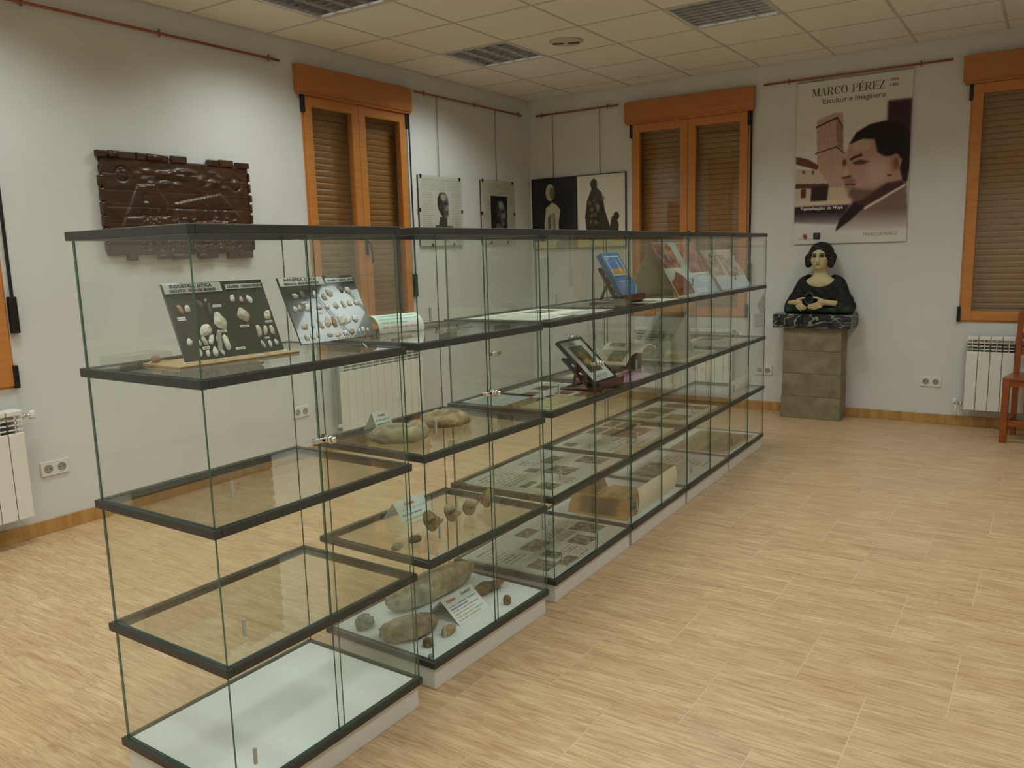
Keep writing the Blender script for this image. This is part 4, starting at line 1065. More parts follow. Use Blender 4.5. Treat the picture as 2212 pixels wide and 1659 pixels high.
# ------------------------------------------------------------------ rocks and fossils
def rock(name, label, m, k, a, b, z, size, seed, yaw=0, amp=.25, freq=2.2, flat=.35, cat='rock', sub=4, bend=0.0, lift=0.0):
    bm = bmesh.new(); bmesh.ops.create_icosphere(bm, subdivisions=sub, radius=1); off = Vector((seed * 3.1, seed * 1.7, 0))
    for v in bm.verts:
        n = v.co.normalized(); d = 1 + amp * noise.noise(n * freq + off) + amp * .4 * noise.noise(n * freq * 2.7 + off) + amp * .30 * noise.noise(n * freq * 6 + off) + amp * .16 * noise.noise(n * freq * 15 + off)
        q = n * d; q = Vector((math.copysign(abs(q.x) ** .85, q.x), math.copysign(abs(q.y) ** .85, q.y), math.copysign(abs(q.z) ** .75, q.z)))
        q.z += bend * q.x * q.x
        v.co = Vector((q.x * size[0] / 2, q.y * size[1] / 2, max(q.z, -flat - .5) * size[2] / 2))
    zmin = min(v.co.z for v in bm.verts)
    for v in bm.verts: v.co.z -= zmin
    me = bpy.data.meshes.new(name); bm.to_mesh(me); bm.free(); me.materials.append(MATS[m]); me.polygons.foreach_set('use_smooth', [True] * len(me.polygons))
    x, y = cw(k, a, b); o = link(name, me, None, (x, y, z + lift)); o.rotation_euler = (0, 0, math.radians(yaw)); return tag(o, label, cat)
# middle upper shelf: ammonites
def ammonite(label, k, a, b, size, seed, m, yaw, rough=.12, coil=True):
    n_t, n_c = 110, 14; b_ = MB(); rings = []
    turns = 3.2
    for i in range(n_t):
        t = i / (n_t - 1); th = t * turns * 2 * math.pi; R = size * .10 * math.exp(1.52 * t) ; R = size * (.06 + .30 * t ** 1.25); rr = size * (.025 + .135 * t ** 1.3) * (1 + .05 * math.sin(th * 9))
        c, s = math.cos(th), math.sin(th)
        ring = []
        for q in range(n_c):
            ph = 2 * math.pi * q / n_c; d = rr * math.cos(ph); zz = rr * .80 * math.sin(ph)
            pt = Vector(((R + d) * c, (R + d) * s, zz)); nn = noise.noise(pt * (18 / size * .25) + Vector((seed, 0, 0)))
            ring.append((pt.x * (1 + rough * nn), pt.y * (1 + rough * nn), pt.z * (1 + rough * 2 * nn)))
        rings.append(ring)
    vs = [p_ for g in rings for p_ in g]; zmin = min(p_[2] for p_ in vs)
    fs = [(i*n_c+q, i*n_c+(q+1) % n_c, (i+1)*n_c+(q+1) % n_c, (i+1)*n_c+q) for i in range(n_t-1) for q in range(n_c)] + [tuple(range(n_c-1, -1, -1)), tuple(range((n_t-1)*n_c, n_t*n_c))]
    b_.add([(p_[0], p_[1], p_[2] - zmin) for p_ in vs], fs)
    x, y = cw(k, a, b); r = root('ammonite', label, 'fossil'); flatset(r, x, y, zS[2], yaw)
    b_.build('shell_coil', m, r, True)
    bm = bmesh.new(); bmesh.ops.create_icosphere(bm, subdivisions=4, radius=1)
    for v in bm.verts:
        d = 1 + .10 * noise.noise(v.co * 2.3 + Vector((seed, 3, 0))) + (.05 + rough * .25) * noise.noise(v.co * 7 + Vector((seed, 3, 0))) + rough * .25 * noise.noise(v.co * 17)
        v.co = Vector((v.co.x * d * size * .44, v.co.y * d * size * .44, abs(v.co.z) ** .6 * (1 if v.co.z > 0 else -1) * size * .085 * d + size * .085))
        v.co.z = max(v.co.z, 0.0002)
    me = bpy.data.meshes.new('matrix_stone'); bm.to_mesh(me); bm.free(); me.materials.append(MATS[m]); me.polygons.foreach_set('use_smooth', [True] * len(me.polygons)); link('matrix_stone', me, r)
ammonite('pale flat ammonite fossil with a smooth coil, nearer the left', 2, .245, .14, .225, 1, 'rock_tan', 20, .08)
ammonite('rough ochre ammonite fossil, the larger one on the right', 2, .268, .415, .205, 2, 'rock_ochre', 60, .24)
def tent_card(label, x, y, z, yaw, tilt, W, Hh, p, head=None, hx=.16, hz=.76, hs=.16, hm='print_red', leg=True):
    r = root('text_card', label, 'text card'); place(r, x, y, z, yaw, 0)
    t = math.radians(tilt)
    f = bpy.data.objects.new('front_leaf', p.mesh('front_leaf', W, Hh, 'print_matt', .0006)); COL.objects.link(f); f.parent = r; f.rotation_euler = (-t, 0, 0); f.location = (0, 0, .0005)
    if leg:
        h2 = Hh * math.cos(t); dp = Hh * math.sin(t)
        MB().add([(0, dp + .0008, h2), (W, dp + .0008, h2), (W, dp + Hh * .62, .0005), (0, dp + Hh * .62, .0005), (0, dp + .0016, h2), (W, dp + .0016, h2), (W, dp + Hh * .62 + .001, .0005), (0, dp + Hh * .62 + .001, .0005)],
                 [(0,1,2,3),(7,6,5,4),(0,4,5,1),(1,5,6,2),(2,6,7,3),(3,7,4,0)]).build('back_leaf', 'card_white', r)
    if head:
        tx = text('heading', head, Hh * hs, W * hx, Hh * hz, -.0006, hm, f, bold=.0003, shear=.15)
    return r
tent_card('small white card leaning behind the pale ammonite', *cw(2, .40, .20), zS[2], 88, 22, .085, .075, card_paint(50, 40, 3, None, [INK, INK, INK]), 'Fósiles', .3, .74, .17)
tag(MB().bbox(-.012, .012, -.006, .006, 0, .004, .001).build('number_tag', 'hole', None, loc=(*cw(2, .335, .45), zS[2])), 'tiny dark tag behind the rough ammonite', 'tag')
# middle lower shelf: snails
def snail(label, a, b, size, yaw, seed, m):
    n_t, n_c = 90, 12; vs = []; turns = 3.4
    for i in range(n_t):
        t = i / (n_t - 1); th = t * turns * 2 * math.pi; g = .13 + .87 * t ** 1.5; R = size * .27 * g; rr = size * .215 * g; ax = size * (.40 - .60 * t ** 1.15)
        c, s = math.cos(th), math.sin(th)
        for q in range(n_c):
            ph = 2 * math.pi * q / n_c; d = rr * math.cos(ph); pt = Vector((ax + rr * 1.0 * math.sin(ph), (R + d) * c, (R + d) * s))
            nn = noise.noise(pt * 60 + Vector((seed, 0, 0))) * .06 + 1; vs.append((pt.x * nn, pt.y * nn, pt.z * nn))
    fs = [(i*n_c+q, i*n_c+(q+1) % n_c, (i+1)*n_c+(q+1) % n_c, (i+1)*n_c+q) for i in range(n_t-1) for q in range(n_c)] + [tuple(range(n_c-1, -1, -1)), tuple(range((n_t-1)*n_c, n_t*n_c))]
    zmin = min(v[2] for v in vs)
    o = MB().add([(v[0], v[1], v[2] - zmin) for v in vs], fs).build('fossil_snail', m, None, True)
    x, y = cw(2, a, b); o.location = (x, y, zS[1]); o.rotation_euler = (0, 0, math.radians(yaw)); tag(o, label, 'fossil')
snail('brown fossil snail nearest the white card', .20, .255, .098, 62, 1, 'rock_ochre'); snail('tan fossil snail with a clear spiral, second from the card', .205, .375, .088, 60, 2, 'rock_tan')
snail('broken greyish fossil snail, third from the card', .20, .468, .080, 150, 3, 'rock_tan'); snail('ochre fossil snail furthest from the card', .205, .575, .090, 205, 4, 'rock_ochre')
rock('pale_stone', 'small pale greenish stone near the left corner of the snail shelf', 'rock_grey', 2, .185, .045, zS[1], (.048, .03, .024), 11, 100, .3)
rock('dark_stone', 'small dark porous stone in front of the card on the snail shelf', 'rock_dark', 2, .18, .13, zS[1], (.05, .032, .024), 12, 80, .35, 3.5)
tent_card('white card headed in red beside the fossil snails', 2.5497, -5.0058, zS[1], 86, 37, .16, .0957, card_paint(60, 44, 4, None, [(150, 190, 220), BLU, (190, 160, 90)]), 'Fósiles', .28, .72, .2)
# bottom board
z0 = ZS[0] - 0.0016
rock('fossil_bone', 'long slanting pale fossil bone slab with a brown broken edge', 'rock_tan', 2, .375, .43, z0, (.125, .46, .10), 21, -4, .16, 1.6, .35)
rock('fossil_bone', 'broad tan rock with a cracked right end, lying before the bone slab', 'rock_ochre', 2, .215, .12, z0, (.125, .21, .066), 22, -22, .24, 1.8)
rock('fossil_lump', 'grey lumpy rock at the back left of the bottom board', 'rock_grey', 2, .405, .078, z0, (.065, .08, .045), 23, 30, .3)
rock('pebble', 'small tan pebble in front of the handwritten card', 'rock_ochre', 2, .10, .197, z0, (.034, .068, .034), 24, 0, .2)
rock('pebble', 'reddish pebble at the glass corner below the tan rock', 'rock_brown', 2, .105, .088, z0, (.034, .042, .030), 25, 20, .25)
rock('pebble', 'tiny grey pebble nearest the corner of the second case', 'rock_grey', 2, .042, .03, z0, (.016, .020, .013), 26, 0, .2, sub=3)
rock('fossil_bone', 'forked brown bone fragment right of the handwritten card', 'rock_brown', 2, .205, .565, z0, (.055, .15, .038), 27, -14, .42, 1.5, bend=0.1)
r_ = rock('dark_stone', 'small upright dark stone with a white number dot', 'rock_brown', 2, .066, .512, z0, (.026, .034, .040), 28, 0, .2, sub=3)
tent_card('white tent card of coloured handwriting among the bones', 2.7787, -4.9895, z0, 89.2, 48.9, .1855, .1167, card_paint(70, 56, 5, None, [BLU, BLU, BLU, RED, GRN, RED]), 'Fósiles:', .1, .80, .15)
text('heading_green', '(huesos)', .017, .105, .096, -.0006, 'print_green', [o for o in bpy.data.objects if o.name.startswith('front_leaf')][-1], bold=.0003)

# ------------------------------------------------------------------ printed sheets lying on the shelves
def sheet(label, k, a, b, z, W, Hh, p, yaw=90, gloss=False, lift=0, warp=None, name='printed_sheet'):
    """a,b = position of the sheet's lower left corner (front left when yaw = 90)"""
    x, y = cw(k, a, b); me = p.mesh(name, W, Hh, 'print_gloss' if gloss else 'print_matt', .0006, warp)
    o = link(name, me); place(o, x, y, z + .0008 + lift, yaw + math.degrees(CASES[k][2]), 90); return tag(o, label, 'sheet')
def doc(w, h, seed, photos, blocks, bg=(214, 210, 192), dark=(70, 64, 50), light=(184, 174, 146)):
    p = Paint(w, h, bg)
    for i, q in enumerate(blocks): p.lines(*q[:4], q[4], (96, 92, 82), seed * 13 + i, .40, .3, .5)
    for i, q in enumerate(photos): p.photo(*q, seed=seed * 5 + i, dark=dark, light=light)
    return p
# case 3
sheet('large white printed sheet on the top shelf of the third case', 3, .09, .06, zS[3], .60, .36, doc(80, 50, 1, [(.55,.5,.9,.85)], [(.06,.1,.5,.9,9)], (222,220,206)))
sheet('narrow glossy sheet at the front of the third top shelf', 3, .045, .34, zS[3], .33, .12, doc(50, 24, 2, [], [(.05,.2,.9,.8,3)], (228,230,226)), gloss=True, lift=.002)
sheet('bluish printed sheet at the left back of the framed picture shelf', 3, .27, .05, zS[2], .28, .22, doc(60, 50, 3, [], [(.06,.1,.9,.9,9)], (196,204,204)))
sheet('white sheet with small red-brown photographs before the framed picture', 3, .12, .28, zS[2], .40, .33, doc(80, 66, 4, [(.05,.1,.22,.3),(.28,.08,.5,.3),(.08,.5,.3,.7),(.45,.55,.75,.8)], [(.8,.1,.97,.9,8)], (224,222,210), (92,50,38), (170,120,96)))
sheet('beige sheet at the left front of the framed picture shelf', 3, .035, .05, zS[2], .32, .15, doc(60, 34, 5, [], [(.06,.1,.9,.4,2)], (200,188,146)), lift=.0015)
P3 = doc(110, 76, 6, [(.10,.10,.24,.30),(.06,.36,.22,.44),(.44,.22,.64,.52),(.40,.56,.50,.70),(.78,.12,.96,.42),(.66,.60,.86,.74)], [(.05,.52,.34,.94,8),(.52,.70,.64,.95,5),(.27,.05,.42,.30,6)])
sheet('wide newspaper-like sheet of grey photographs, third case above the base', 3, .03, .04, zS[1], .68, .45, P3)
P4 = doc(110, 76, 7, [(.06,.12,.22,.36),(.26,.20,.38,.40),(.20,.02,.36,.16),(.30,.46,.52,.66),(.56,.12,.74,.34),(.50,.74,.68,.92),(.80,.20,.98,.52)], [(.05,.5,.26,.94,8),(.56,.40,.78,.66,6),(.40,.04,.54,.30,6),(.70,.56,.96,.9,8)])
sheet('wide sheet of grey photographs covering the base of the third case', 3, .03, .03, z0 + .001, .70, .46, P4)
# case 4
sheet('stacked magazine pages on the top shelf beside the blue book', 4, .045, .36, zS[3], .38, .20, doc(60, 36, 8, [(.05,.1,.5,.9)], [(.55,.1,.95,.9,5)], (216,210,190)))
sheet('purple-edged leaflet on the open book shelf', 4, .04, .06, zS[2], .30, .15, doc(60, 36, 9, [(.05,.5,.9,.95)], [(.05,.1,.9,.4,3)], (176,140,160), (120,70,110), (190,150,176)))
sheet('brown striped leaflet behind the purple one', 4, .20, .10, zS[2], .50, .22, doc(60, 36, 10, [(.05,.1,.9,.35),(.05,.6,.9,.8)], [], (206,190,150), (96,72,46), (160,130,90)), lift=.001)
sheet('pale printed sheet on the left of the photograph shelf, fourth case', 4, .12, .03, zS[1], .34, .34, doc(70, 60, 11, [(.08,.7,.3,.9)], [(.08,.1,.9,.6,9)], (206,202,182)))
sheet('sheet with a reddish group photograph in the fourth case', 4, .05, .22, zS[1], .46, .25, doc(80, 50, 12, [(.30,.40,.86,.86)], [(.05,.1,.28,.8,5)], (208,200,176), (126,72,54), (196,160,134)), lift=.0015)
sheet('sheet of four brown photographs behind the reddish one', 4, .27, .36, zS[1], .38, .20, doc(70, 44, 13, [(.05,.55,.45,.92),(.55,.55,.95,.92),(.05,.08,.45,.45),(.55,.08,.95,.45)], [], (206,190,150), (92,66,40), (160,126,84)), lift=.0015)
# case 5
sheet('grey picture sheet on the base of the fifth case', 5, .04, .05, z0 + .001, .62, .40, doc(80, 60, 14, [(.05,.5,.6,.92)], [(.65,.1,.95,.9,9)], (210,208,196)))
sheet('photo page with a brown oval picture in the fifth case', 5, .05, .08, zS[1], .58, .40, doc(90, 66, 15, [(.04,.55,.3,.9),(.36,.5,.62,.9),(.08,.08,.38,.42),(.7,.1,.9,.8)], [(.42,.1,.64,.4,5)], (214,208,188), (92,72,46), (176,152,110)))
sheet('yellow-lettered leaflet on the shelf below the tent brochure', 5, .06, .08, zS[2], .55, .34, doc(80, 56, 16, [(.05,.1,.45,.5)], [(.5,.1,.95,.5,5)], (206,198,160), (150,120,40), (216,180,80)))
# case 6
sheet('brown picture sheet on the base of the last case', 6, .04, .05, z0 + .001, .62, .40, doc(80, 60, 17, [(.05,.08,.95,.5)], [(.05,.6,.95,.9,5)], (176,156,112), (96,78,44), (150,128,84)))
sheet('printed leaflet on the second shelf of the last case', 6, .06, .10, zS[2], .5, .36, doc(80, 56, 18, [(.55,.5,.95,.9)], [(.05,.1,.5,.9,8)], (206,204,190)))

# ------------------------------------------------------------------ blue book and framed picture on wooden stands
def book_stand(label, x, y, z, yaw, tilt, W, Hh, depth=.05):
    r = root('book_stand', label, 'book stand'); place(r, x, y, z, yaw, 0); t = math.radians(tilt)
    e = bpy.data.objects.new('back_rest', None)
    b = MB(); st = .024; cross = [0, .26, .52, .80]
    b.bbox(-.0, st, .0, .012, 0, Hh, .003); b.bbox(W - st, W, .0, .012, 0, Hh, .003); b.bbox(W/2 - st/2, W/2 + st/2, .0, .012, 0, Hh, .003)
    for c in cross: b.bbox(.0, W, .001, .011, c * Hh, c * Hh + .034, .002)
    o = b.build('back_rest', 'stand_wood', r); o.rotation_euler = (-t, 0, 0); o.location = (0, 0, .014)
    b = MB(); b.bbox(-.012, W + .012, -.055, .006, .0, .014, .003); b.bbox(-.012, W + .012, -.058, -.048, .006, .036, .003); b.build('ledge', 'stand_wood', r).location = (0, 0, .012)
    b = MB(); b.bbox(0, .02, -.05, .16, 0, .012, .003); b.bbox(W - .02, W, -.05, .16, 0, .012, .003); b.build('foot', 'stand_wood', r)
    s = MB(); top = (W/2, Hh * .7 * math.sin(t) + .02, Hh * .7 * math.cos(t) + .01); s.tube([top, (W/2, .15, .012)], .008, 8); s.bbox(0.005, W-.005, .14, .155, 0.0, .012, .003); s.build('prop', 'stand_wood', r)
    return r
BX, BY, BYAW, BT = 2.6546, -3.40, 88, 31
book_stand('dark wooden slotted stand holding the blue book', BX - .01, BY - .005, zS[3], BYAW, BT, .20, .20)
r = root('book', 'blue hardcover book with a church tower photograph on its cover', 'book'); place(r, BX - .004, BY, zS[3] + .0285, BYAW, BT)
W_, H_ = .19, .25
p = Paint(80, 104, (58, 112, 160)); p.rect(.10, .46, .90, .93, (214, 220, 226)); p.rect(.13, .48, .87, .91, (70, 120, 190)); p.vgrad(.13, .87, .75, .58, (140, 176, 214)) if False else None
p.rect(.13, .48, .87, .62, (196, 140, 70), 2); p.poly([(.58,.5),(.70,.5),(.66,.84),(.62,.84)], (222, 176, 104), 1); p.noise(.12, 5, 1, [(.13,.48),(.87,.48),(.87,.6),(.13,.6)]); p.ell(.25, .87, .05, .02, (190, 214, 236), 1)
p.lines(.2, .30, .85, .34, 1, (170, 200, 220), 3, .6, .0, .8); p.lines(.2, .20, .85, .26, 2, (160, 196, 220), 4, .4, .1, .7)
link('cover_print', p.mesh('cover_print', W_, H_, 'print_gloss', .001), r, (0, -.0315, 0))
b = MB(); b.bbox(0, W_, -.0304, -.0275, 0, H_, .001); b.bbox(0, W_, -.003, 0, 0, H_, .001); b.bbox(0, .004, -.0304, 0, 0, H_, .001); b.build('cover', 'book_blue', r)
MB().box(.004, W_ - .004, -.0274, -.0031, .004, H_ - .004).build('page_block', 'pages', r)
FX, FY, FYAW, FT = 2.800, -3.960, 90.8, 46.6
book_stand('dark wooden slotted stand holding the framed picture', FX - .014, FY - .005, zS[2], FYAW, FT, .222, .20)
r = root('framed_picture', 'black-framed picture with a wide white mount on a stand', 'picture'); place(r, FX - .006, FY, zS[2] + .028, FYAW, FT)
W_, H_ = .234, .268
p = Paint(80, 90, (222, 224, 220)); p.rect(.22, .22, .80, .86, (92, 90, 66), 0); p.ell(.5, .5, .12, .2, (186, 146, 70), 5); p.ell(.45, .62, .08, .12, (150, 126, 74), 4); p.rect(.26,.26,.5,.4,(70,66,48),4,.8)
p.lines(.2, .05, .85, .16, 3, (130, 130, 130), 6, .4, .2, .8); p.lines(.25, .90, .7, .96, 1, (150, 150, 150), 7, .5, .2, .6)
link('print', p.mesh('print', W_ - .014, H_ - .014, 'print_gloss', .001), r, (.007, -.0125, .007))
b = MB()
for q in ((0, .009, 0, H_), (W_-.009, W_, 0, H_), (.009, W_-.009, 0, .009), (.009, W_-.009, H_-.009, H_)): b.box(q[0], q[1], -.018, -.001, q[2], q[3])
b.build('frame', 'frame_black', r); MB().box(.009, W_-.009, -.0112, -.001, .009, H_-.009).build('backing', 'board_black', r)

# ------------------------------------------------------------------ folded brochures and open book in the far cases
def brochure_paint(w, h, seed):
    p = Paint(w, h, (214, 212, 204))
    p.photo(0, .52, .40, 1, seed, (112, 60, 48), (200, 156, 134)); p.photo(.42 + .12, .40, 1, 1, seed + 1, (120, 64, 54), (196, 150, 130)); p.rect(.40, .38, .54, 1, (176, 194, 190))
    p.poly([(.02,.03),(.40,.03),(.42,.22),(.34,.36),(.22,.46),(.12,.34),(.02,.28)], (110, 62, 44), 2); p.photo(.06, .04, .34, .26, seed + 2, (86, 42, 30), (170, 110, 70))
    p.rect(.42, 0, 1, .36, (172, 186, 196), 2); p.lines(.66, .22, .98, .34, 3, (232, 226, 210), 3, .8, 0); p.lines(.48, .04, .74, .12, 2, (230, 228, 214), 4, .8, 0); p.lines(.55,.35,.97,.37,1,(110,110,110),5,.9,0)
    return p
def tent(label, x, y, z, yaw, tilt, W, Hh, p, tb=28, name='tent_brochure'):
    r = root(name, label, 'brochure'); place(r, x, y, z, yaw, 0); t = math.radians(tilt); u = math.radians(tb)
    f = link('front_leaf', p.mesh('front_leaf', W, Hh, 'print_gloss', .0008), r, (0, 0, .001)); f.rotation_euler = (-t, 0, 0)
    h2 = Hh * math.cos(t); dp = Hh * math.sin(t) + .0012; Lb = h2 / math.cos(u); ye = dp + Lb * math.sin(u)
    q = doc(50, 60, 33, [(.08,.1,.9,.55)], [(.08,.6,.9,.92,6)], (170, 156, 108), (110, 96, 56), (150, 134, 86)); 
    bl = link('back_leaf', q.mesh('back_leaf', W, Lb, 'print_gloss', .0008), r, (W, ye, .001)); bl.rotation_euler = (-u, 0, math.pi)
    return r
tent('tent-folded brochure with red and blue pictures on the top shelf', *cw(5, .075, .035), zS[3], 91, 30, .69, .355, brochure_paint(150, 84, 3), 24)
p = Paint(80, 60, (206, 200, 188)); p.photo(.0, .35, .42, 1, 8, (120, 84, 64), (214, 196, 176)); p.photo(.46, .30, 1, .95, 9, (130, 96, 78), (222, 206, 188)); p.rect(0, 0, 1, .26, (186, 194, 196), 2); p.rect(0, .9, .5, 1, (150, 158, 130), 2)
tent('second tent-folded brochure of faded photographs, nearest the bust', *cw(6, .080, .04), zS[3], 91, 32, .62, .30, p, 28)
# open book on a block, case 4
r = root('open_book', 'large open book lying on a wooden block behind the framed picture', 'book'); xx, yy = cw(4, .29, .50); flatset(r, xx, yy, zS[2], 90 + math.degrees(CASES[4][2]))
def bend_left(x, z): t = x / .21; return -x, z, .092 + .030 * np.sin(t * math.pi) - .045 * t
def bend_right(x, z): t = x / .21; return .21 - x, z, .092 + .032 * np.sin((1 - t) * math.pi)
for nm, fn, pn in (('left_leaf', lambda x, z: bend_left(.21 - x, z), doc(60, 44, 21, [(.1,.1,.9,.5)], [(.1,.55,.9,.95,6)], (196, 186, 158), (96, 84, 60), (160, 148, 116))),
                   ('right_leaf', lambda x, z: (x, z, .092 + .032 * np.sin(x / .21 * math.pi)), doc(60, 44, 22, [(.2,.5,.9,.9)], [(.1,.1,.9,.45,5)], (200, 192, 168)))):
    link(nm, pn.mesh(nm, .21, .24, 'print_matt', .008, lambda x, z, fn=fn: fn(x, z - .12), 'pages'), r)
MB().bbox(-.05, .03, -.11, -.02, 0, .080, .003).build('support_block', 'stand_wood', r)
# brochure leaning like a ramp, case 5
r = root('leaning_brochure', 'grey-brown picture brochure rising like a ramp below the tent brochure', 'brochure'); xx, yy = cw(5, .30, .10); flatset(r, xx, yy, zS[2], 90 + math.degrees(CASES[5][2]))
p = doc(70, 44, 24, [(.12,.3,.62,.75)], [], (150, 142, 116), (74, 68, 48), (150, 140, 112)); p.rect(0, .82, 1, 1, (206, 206, 196), 1)
o = link('ramp_leaf', p.mesh('ramp_leaf', .48, .20, 'print_gloss', .002, lambda x, z: (x * .86, z - .10, .002 + x * .51 + .012 * np.sin(x / .48 * math.pi))), r)
MB().add([(.412, -.10, .244), (.412, .10, .244), (.48, .10, .0005), (.48, -.10, .0005), (.415, -.10, .244), (.415, .10, .244), (.483, .10, .0005), (.483, -.10, .0005)], [(0,1,2,3),(7,6,5,4),(0,4,5,1),(1,5,6,2),(2,6,7,3),(3,7,4,0)]).build('prop_leaf', 'paper_plain', r)
# case 4 base: yellow folder; white curled sheet; case 6 curl
def folder():
    r = root('yellow_folder', 'open yellow card folder with brown prints on the base of the fourth case', 'folder'); xx, yy = cw(4, .06, .06); place(r, xx, yy, z0 + .001, 90 + math.degrees(CASES[4][2]), 0)
    p = Paint(90, 60, (226, 172, 78)); p.poly([(.10,.10),(.50,.16),(.95,.12),(.97,.40),(.55,.46),(.16,.44)], (150, 112, 72), 2); p.photo(.30, .16, .60, .40, 4, (100, 74, 46), (176, 134, 76)); p.lines(.5, .06, .95, .12, 1, (110, 84, 50), 2)
    p.rect(.0, .62, 1, .64, (176, 124, 44), 1)
    o = link('flat_leaf', p.mesh('flat_leaf', .56, .34, 'print_gloss', .001, None, 'folder_yellow'), r); o.rotation_euler = (math.radians(-90), 0, 0)
    q = Paint(30, 40, (220, 164, 70)); q.poly([(.2,.1),(.8,.1),(.8,.9),(.2,.9)], (120, 88, 60), 2, .8)
    # side flap rises on the left, back flap rises behind
    f = link('side_flap', q.mesh('side_flap', .34, .11, 'print_gloss', .001, None, 'folder_yellow'), r, (0.0, .34, .001)); f.rotation_euler = (math.radians(-34), 0, math.radians(-90))
    q = Paint(40, 30, (222, 168, 72)).photo(.55, .1, .95, .8, 7, (160, 108, 46), (196, 142, 60))
    f = link('back_flap', q.mesh('back_flap', .40, .15, 'print_gloss', .001, None, 'folder_yellow'), r, (.10, .345, .001)); f.rotation_euler = (math.radians(-24), 0, 0)
folder()
def curl_sheet(label, k, b, W, z, Rr, rise, a=.02):
    p = Paint(30, 40, (230, 224, 202)); xx, yy = cw(k, a, b); r = Rr
    def f(x, z_):
        t = z_ / r
        return x, -r * np.sin(t) * .25 + 0 * x, r * (1 - np.cos(np.clip(t, 0, 1.2))) * 0 + z_ * .98
    o = link('curled_sheet', p.mesh('curled_sheet', W, rise, 'print_matt', .0008, lambda x, z_: (x, .016 * np.sin(z_ / rise * math.pi * .9) * -1 + .016, z_)))
    place(o, xx, yy, z, 90 + math.degrees(CASES[k][2]), 0); return tag(o, label, 'sheet')
curl_sheet('cream sheet standing curled against the glass beside the yellow folder', 4, .17, .52, z0 + .001, .09, .14, .040)
curl_sheet('cream sheet standing curled at the end of the last case', 6, .18, .50, zS[1] + .0005, .08, .10, .07)

# ------------------------------------------------------------------ pedestal of concrete blocks, marble slab, painted bust
BCX = 2.868; 
for k in range(4):
    zz = k * 0.1915; w = (.239, .236, .235, .232)[k]
    o = MB().bbox(-w, w, -.112, .112, 0, 0.1905, .004).build('concrete_block', 'concrete', None, loc=(BCX + (0, .004, .002, .003)[k], -.142, zz))
    o.rotation_euler = (0, 0, (.012, -.006, .008, 0)[k])
    tag(o, ('lowest of the four stacked grey concrete blocks', 'second grey concrete block from the floor', 'third grey concrete block from the floor', 'topmost grey concrete block, under the marble slab')[k], 'block', 'concrete blocks of the pedestal')
ZB = 4 * .1915
b = MB(); R = random.Random(5); n = 40; top = []; bot = []
prof = []
for k in range(n):
    t = k / n * 4; s = int(t); f_ = t - s; c = [(-.315, -.145), (.305, -.145), (.305, .125), (-.315, .125)]
    p0, p1 = c[s], c[(s + 1) % 4]; x = p0[0] + (p1[0] - p0[0]) * f_; y = p0[1] + (p1[1] - p0[1]) * f_
    prof.append((x + R.uniform(-.006, .006), y + R.uniform(-.006, .006) if y < .1 else y))
rows = []
for j in range(5):
    zz = ZB + .0005 + .114 * j / 4; g = 1 - (.012 if j in (0, 4) else 0)
    rows.append([(q[0] * g + (R.uniform(-.004, .004) if 0 < j < 4 else 0), q[1] * g, zz) for q in prof])
vs = [q for rr in rows for q in rr]; fs = [(j*n+k, j*n+(k+1) % n, (j+1)*n+(k+1) % n, (j+1)*n+k) for j in range(4) for k in range(n)] + [tuple(range(n-1, -1, -1)), tuple(range(4*n, 5*n))]
o = b.add(vs, fs).build('marble_slab', 'marble_dark', None, loc=(BCX + .002, -.142, 0)); tag(o, 'dark blue-black veined marble slab under the bust', 'slab')
ZT = ZB + .1155
bust = root('bust', 'painted bust of a dark-haired woman in a black dress holding a small jar', 'sculpture', (BCX + .02, -.142, ZT), (0, 0, math.radians(-2)))
def C3(*c): return np.array(c) / 255.0
def f_dress(X, Y, Z):
    d = sd_ell(X, Y, Z, (.012, .025, .12), (.20, .095, .215))
    d = smin(d, sd_cap(X, Y, Z, (-.095, .03, .240), (.12, .03, .240), .052), .06)
    for s, cx in ((-1, 0), (1, .025)):
        d = smin(d, sd_cap(X, Y, Z, (s*.125 + cx, .025, .232), (s*.205 + cx, -.005, .075), .050, .060), .04)
        d = smin(d, sd_cap(X, Y, Z, (s*.215 + cx, -.02, .055), (s*.165 + cx, -.075, .07), .05, .040), .03)
    d = smin(d, sd_box(X, Y, Z, (.008, .0, .03), (.268, .105, .032), .028), .03)
    neck = sd_ell(X, Y, Z, (.012, -.045, .312), (.126, .14, .092))
    d = np.maximum(d, -neck)
    return np.maximum(d + .003 * np.sin(X * 70 + 3 * np.sin(Z * 30)) * (Z < .2), -Z)
def col_dress(V):
    t = np.clip((.085 - V[:, 2]) / .04, 0, 1)[:, None] + .0 ; n = (.5 + .5 * np.sin(V[:, 0] * 90 + V[:, 2] * 140) * np.sin(V[:, 1] * 80))[:, None]
    g = C3(34, 52, 36) * (1 - .4 * n) + C3(52, 74, 50) * .4 * n; g = np.where((V[:, 2] < .022)[:, None], C3(28, 34, 26), g); return C3(30, 31, 26) * (1 - t) + g * t
net_obj('dress', f_dress, (-.31, -.15, -.006), (.33, .15, .33), .0055, 'bust_paint', bust, col_dress)
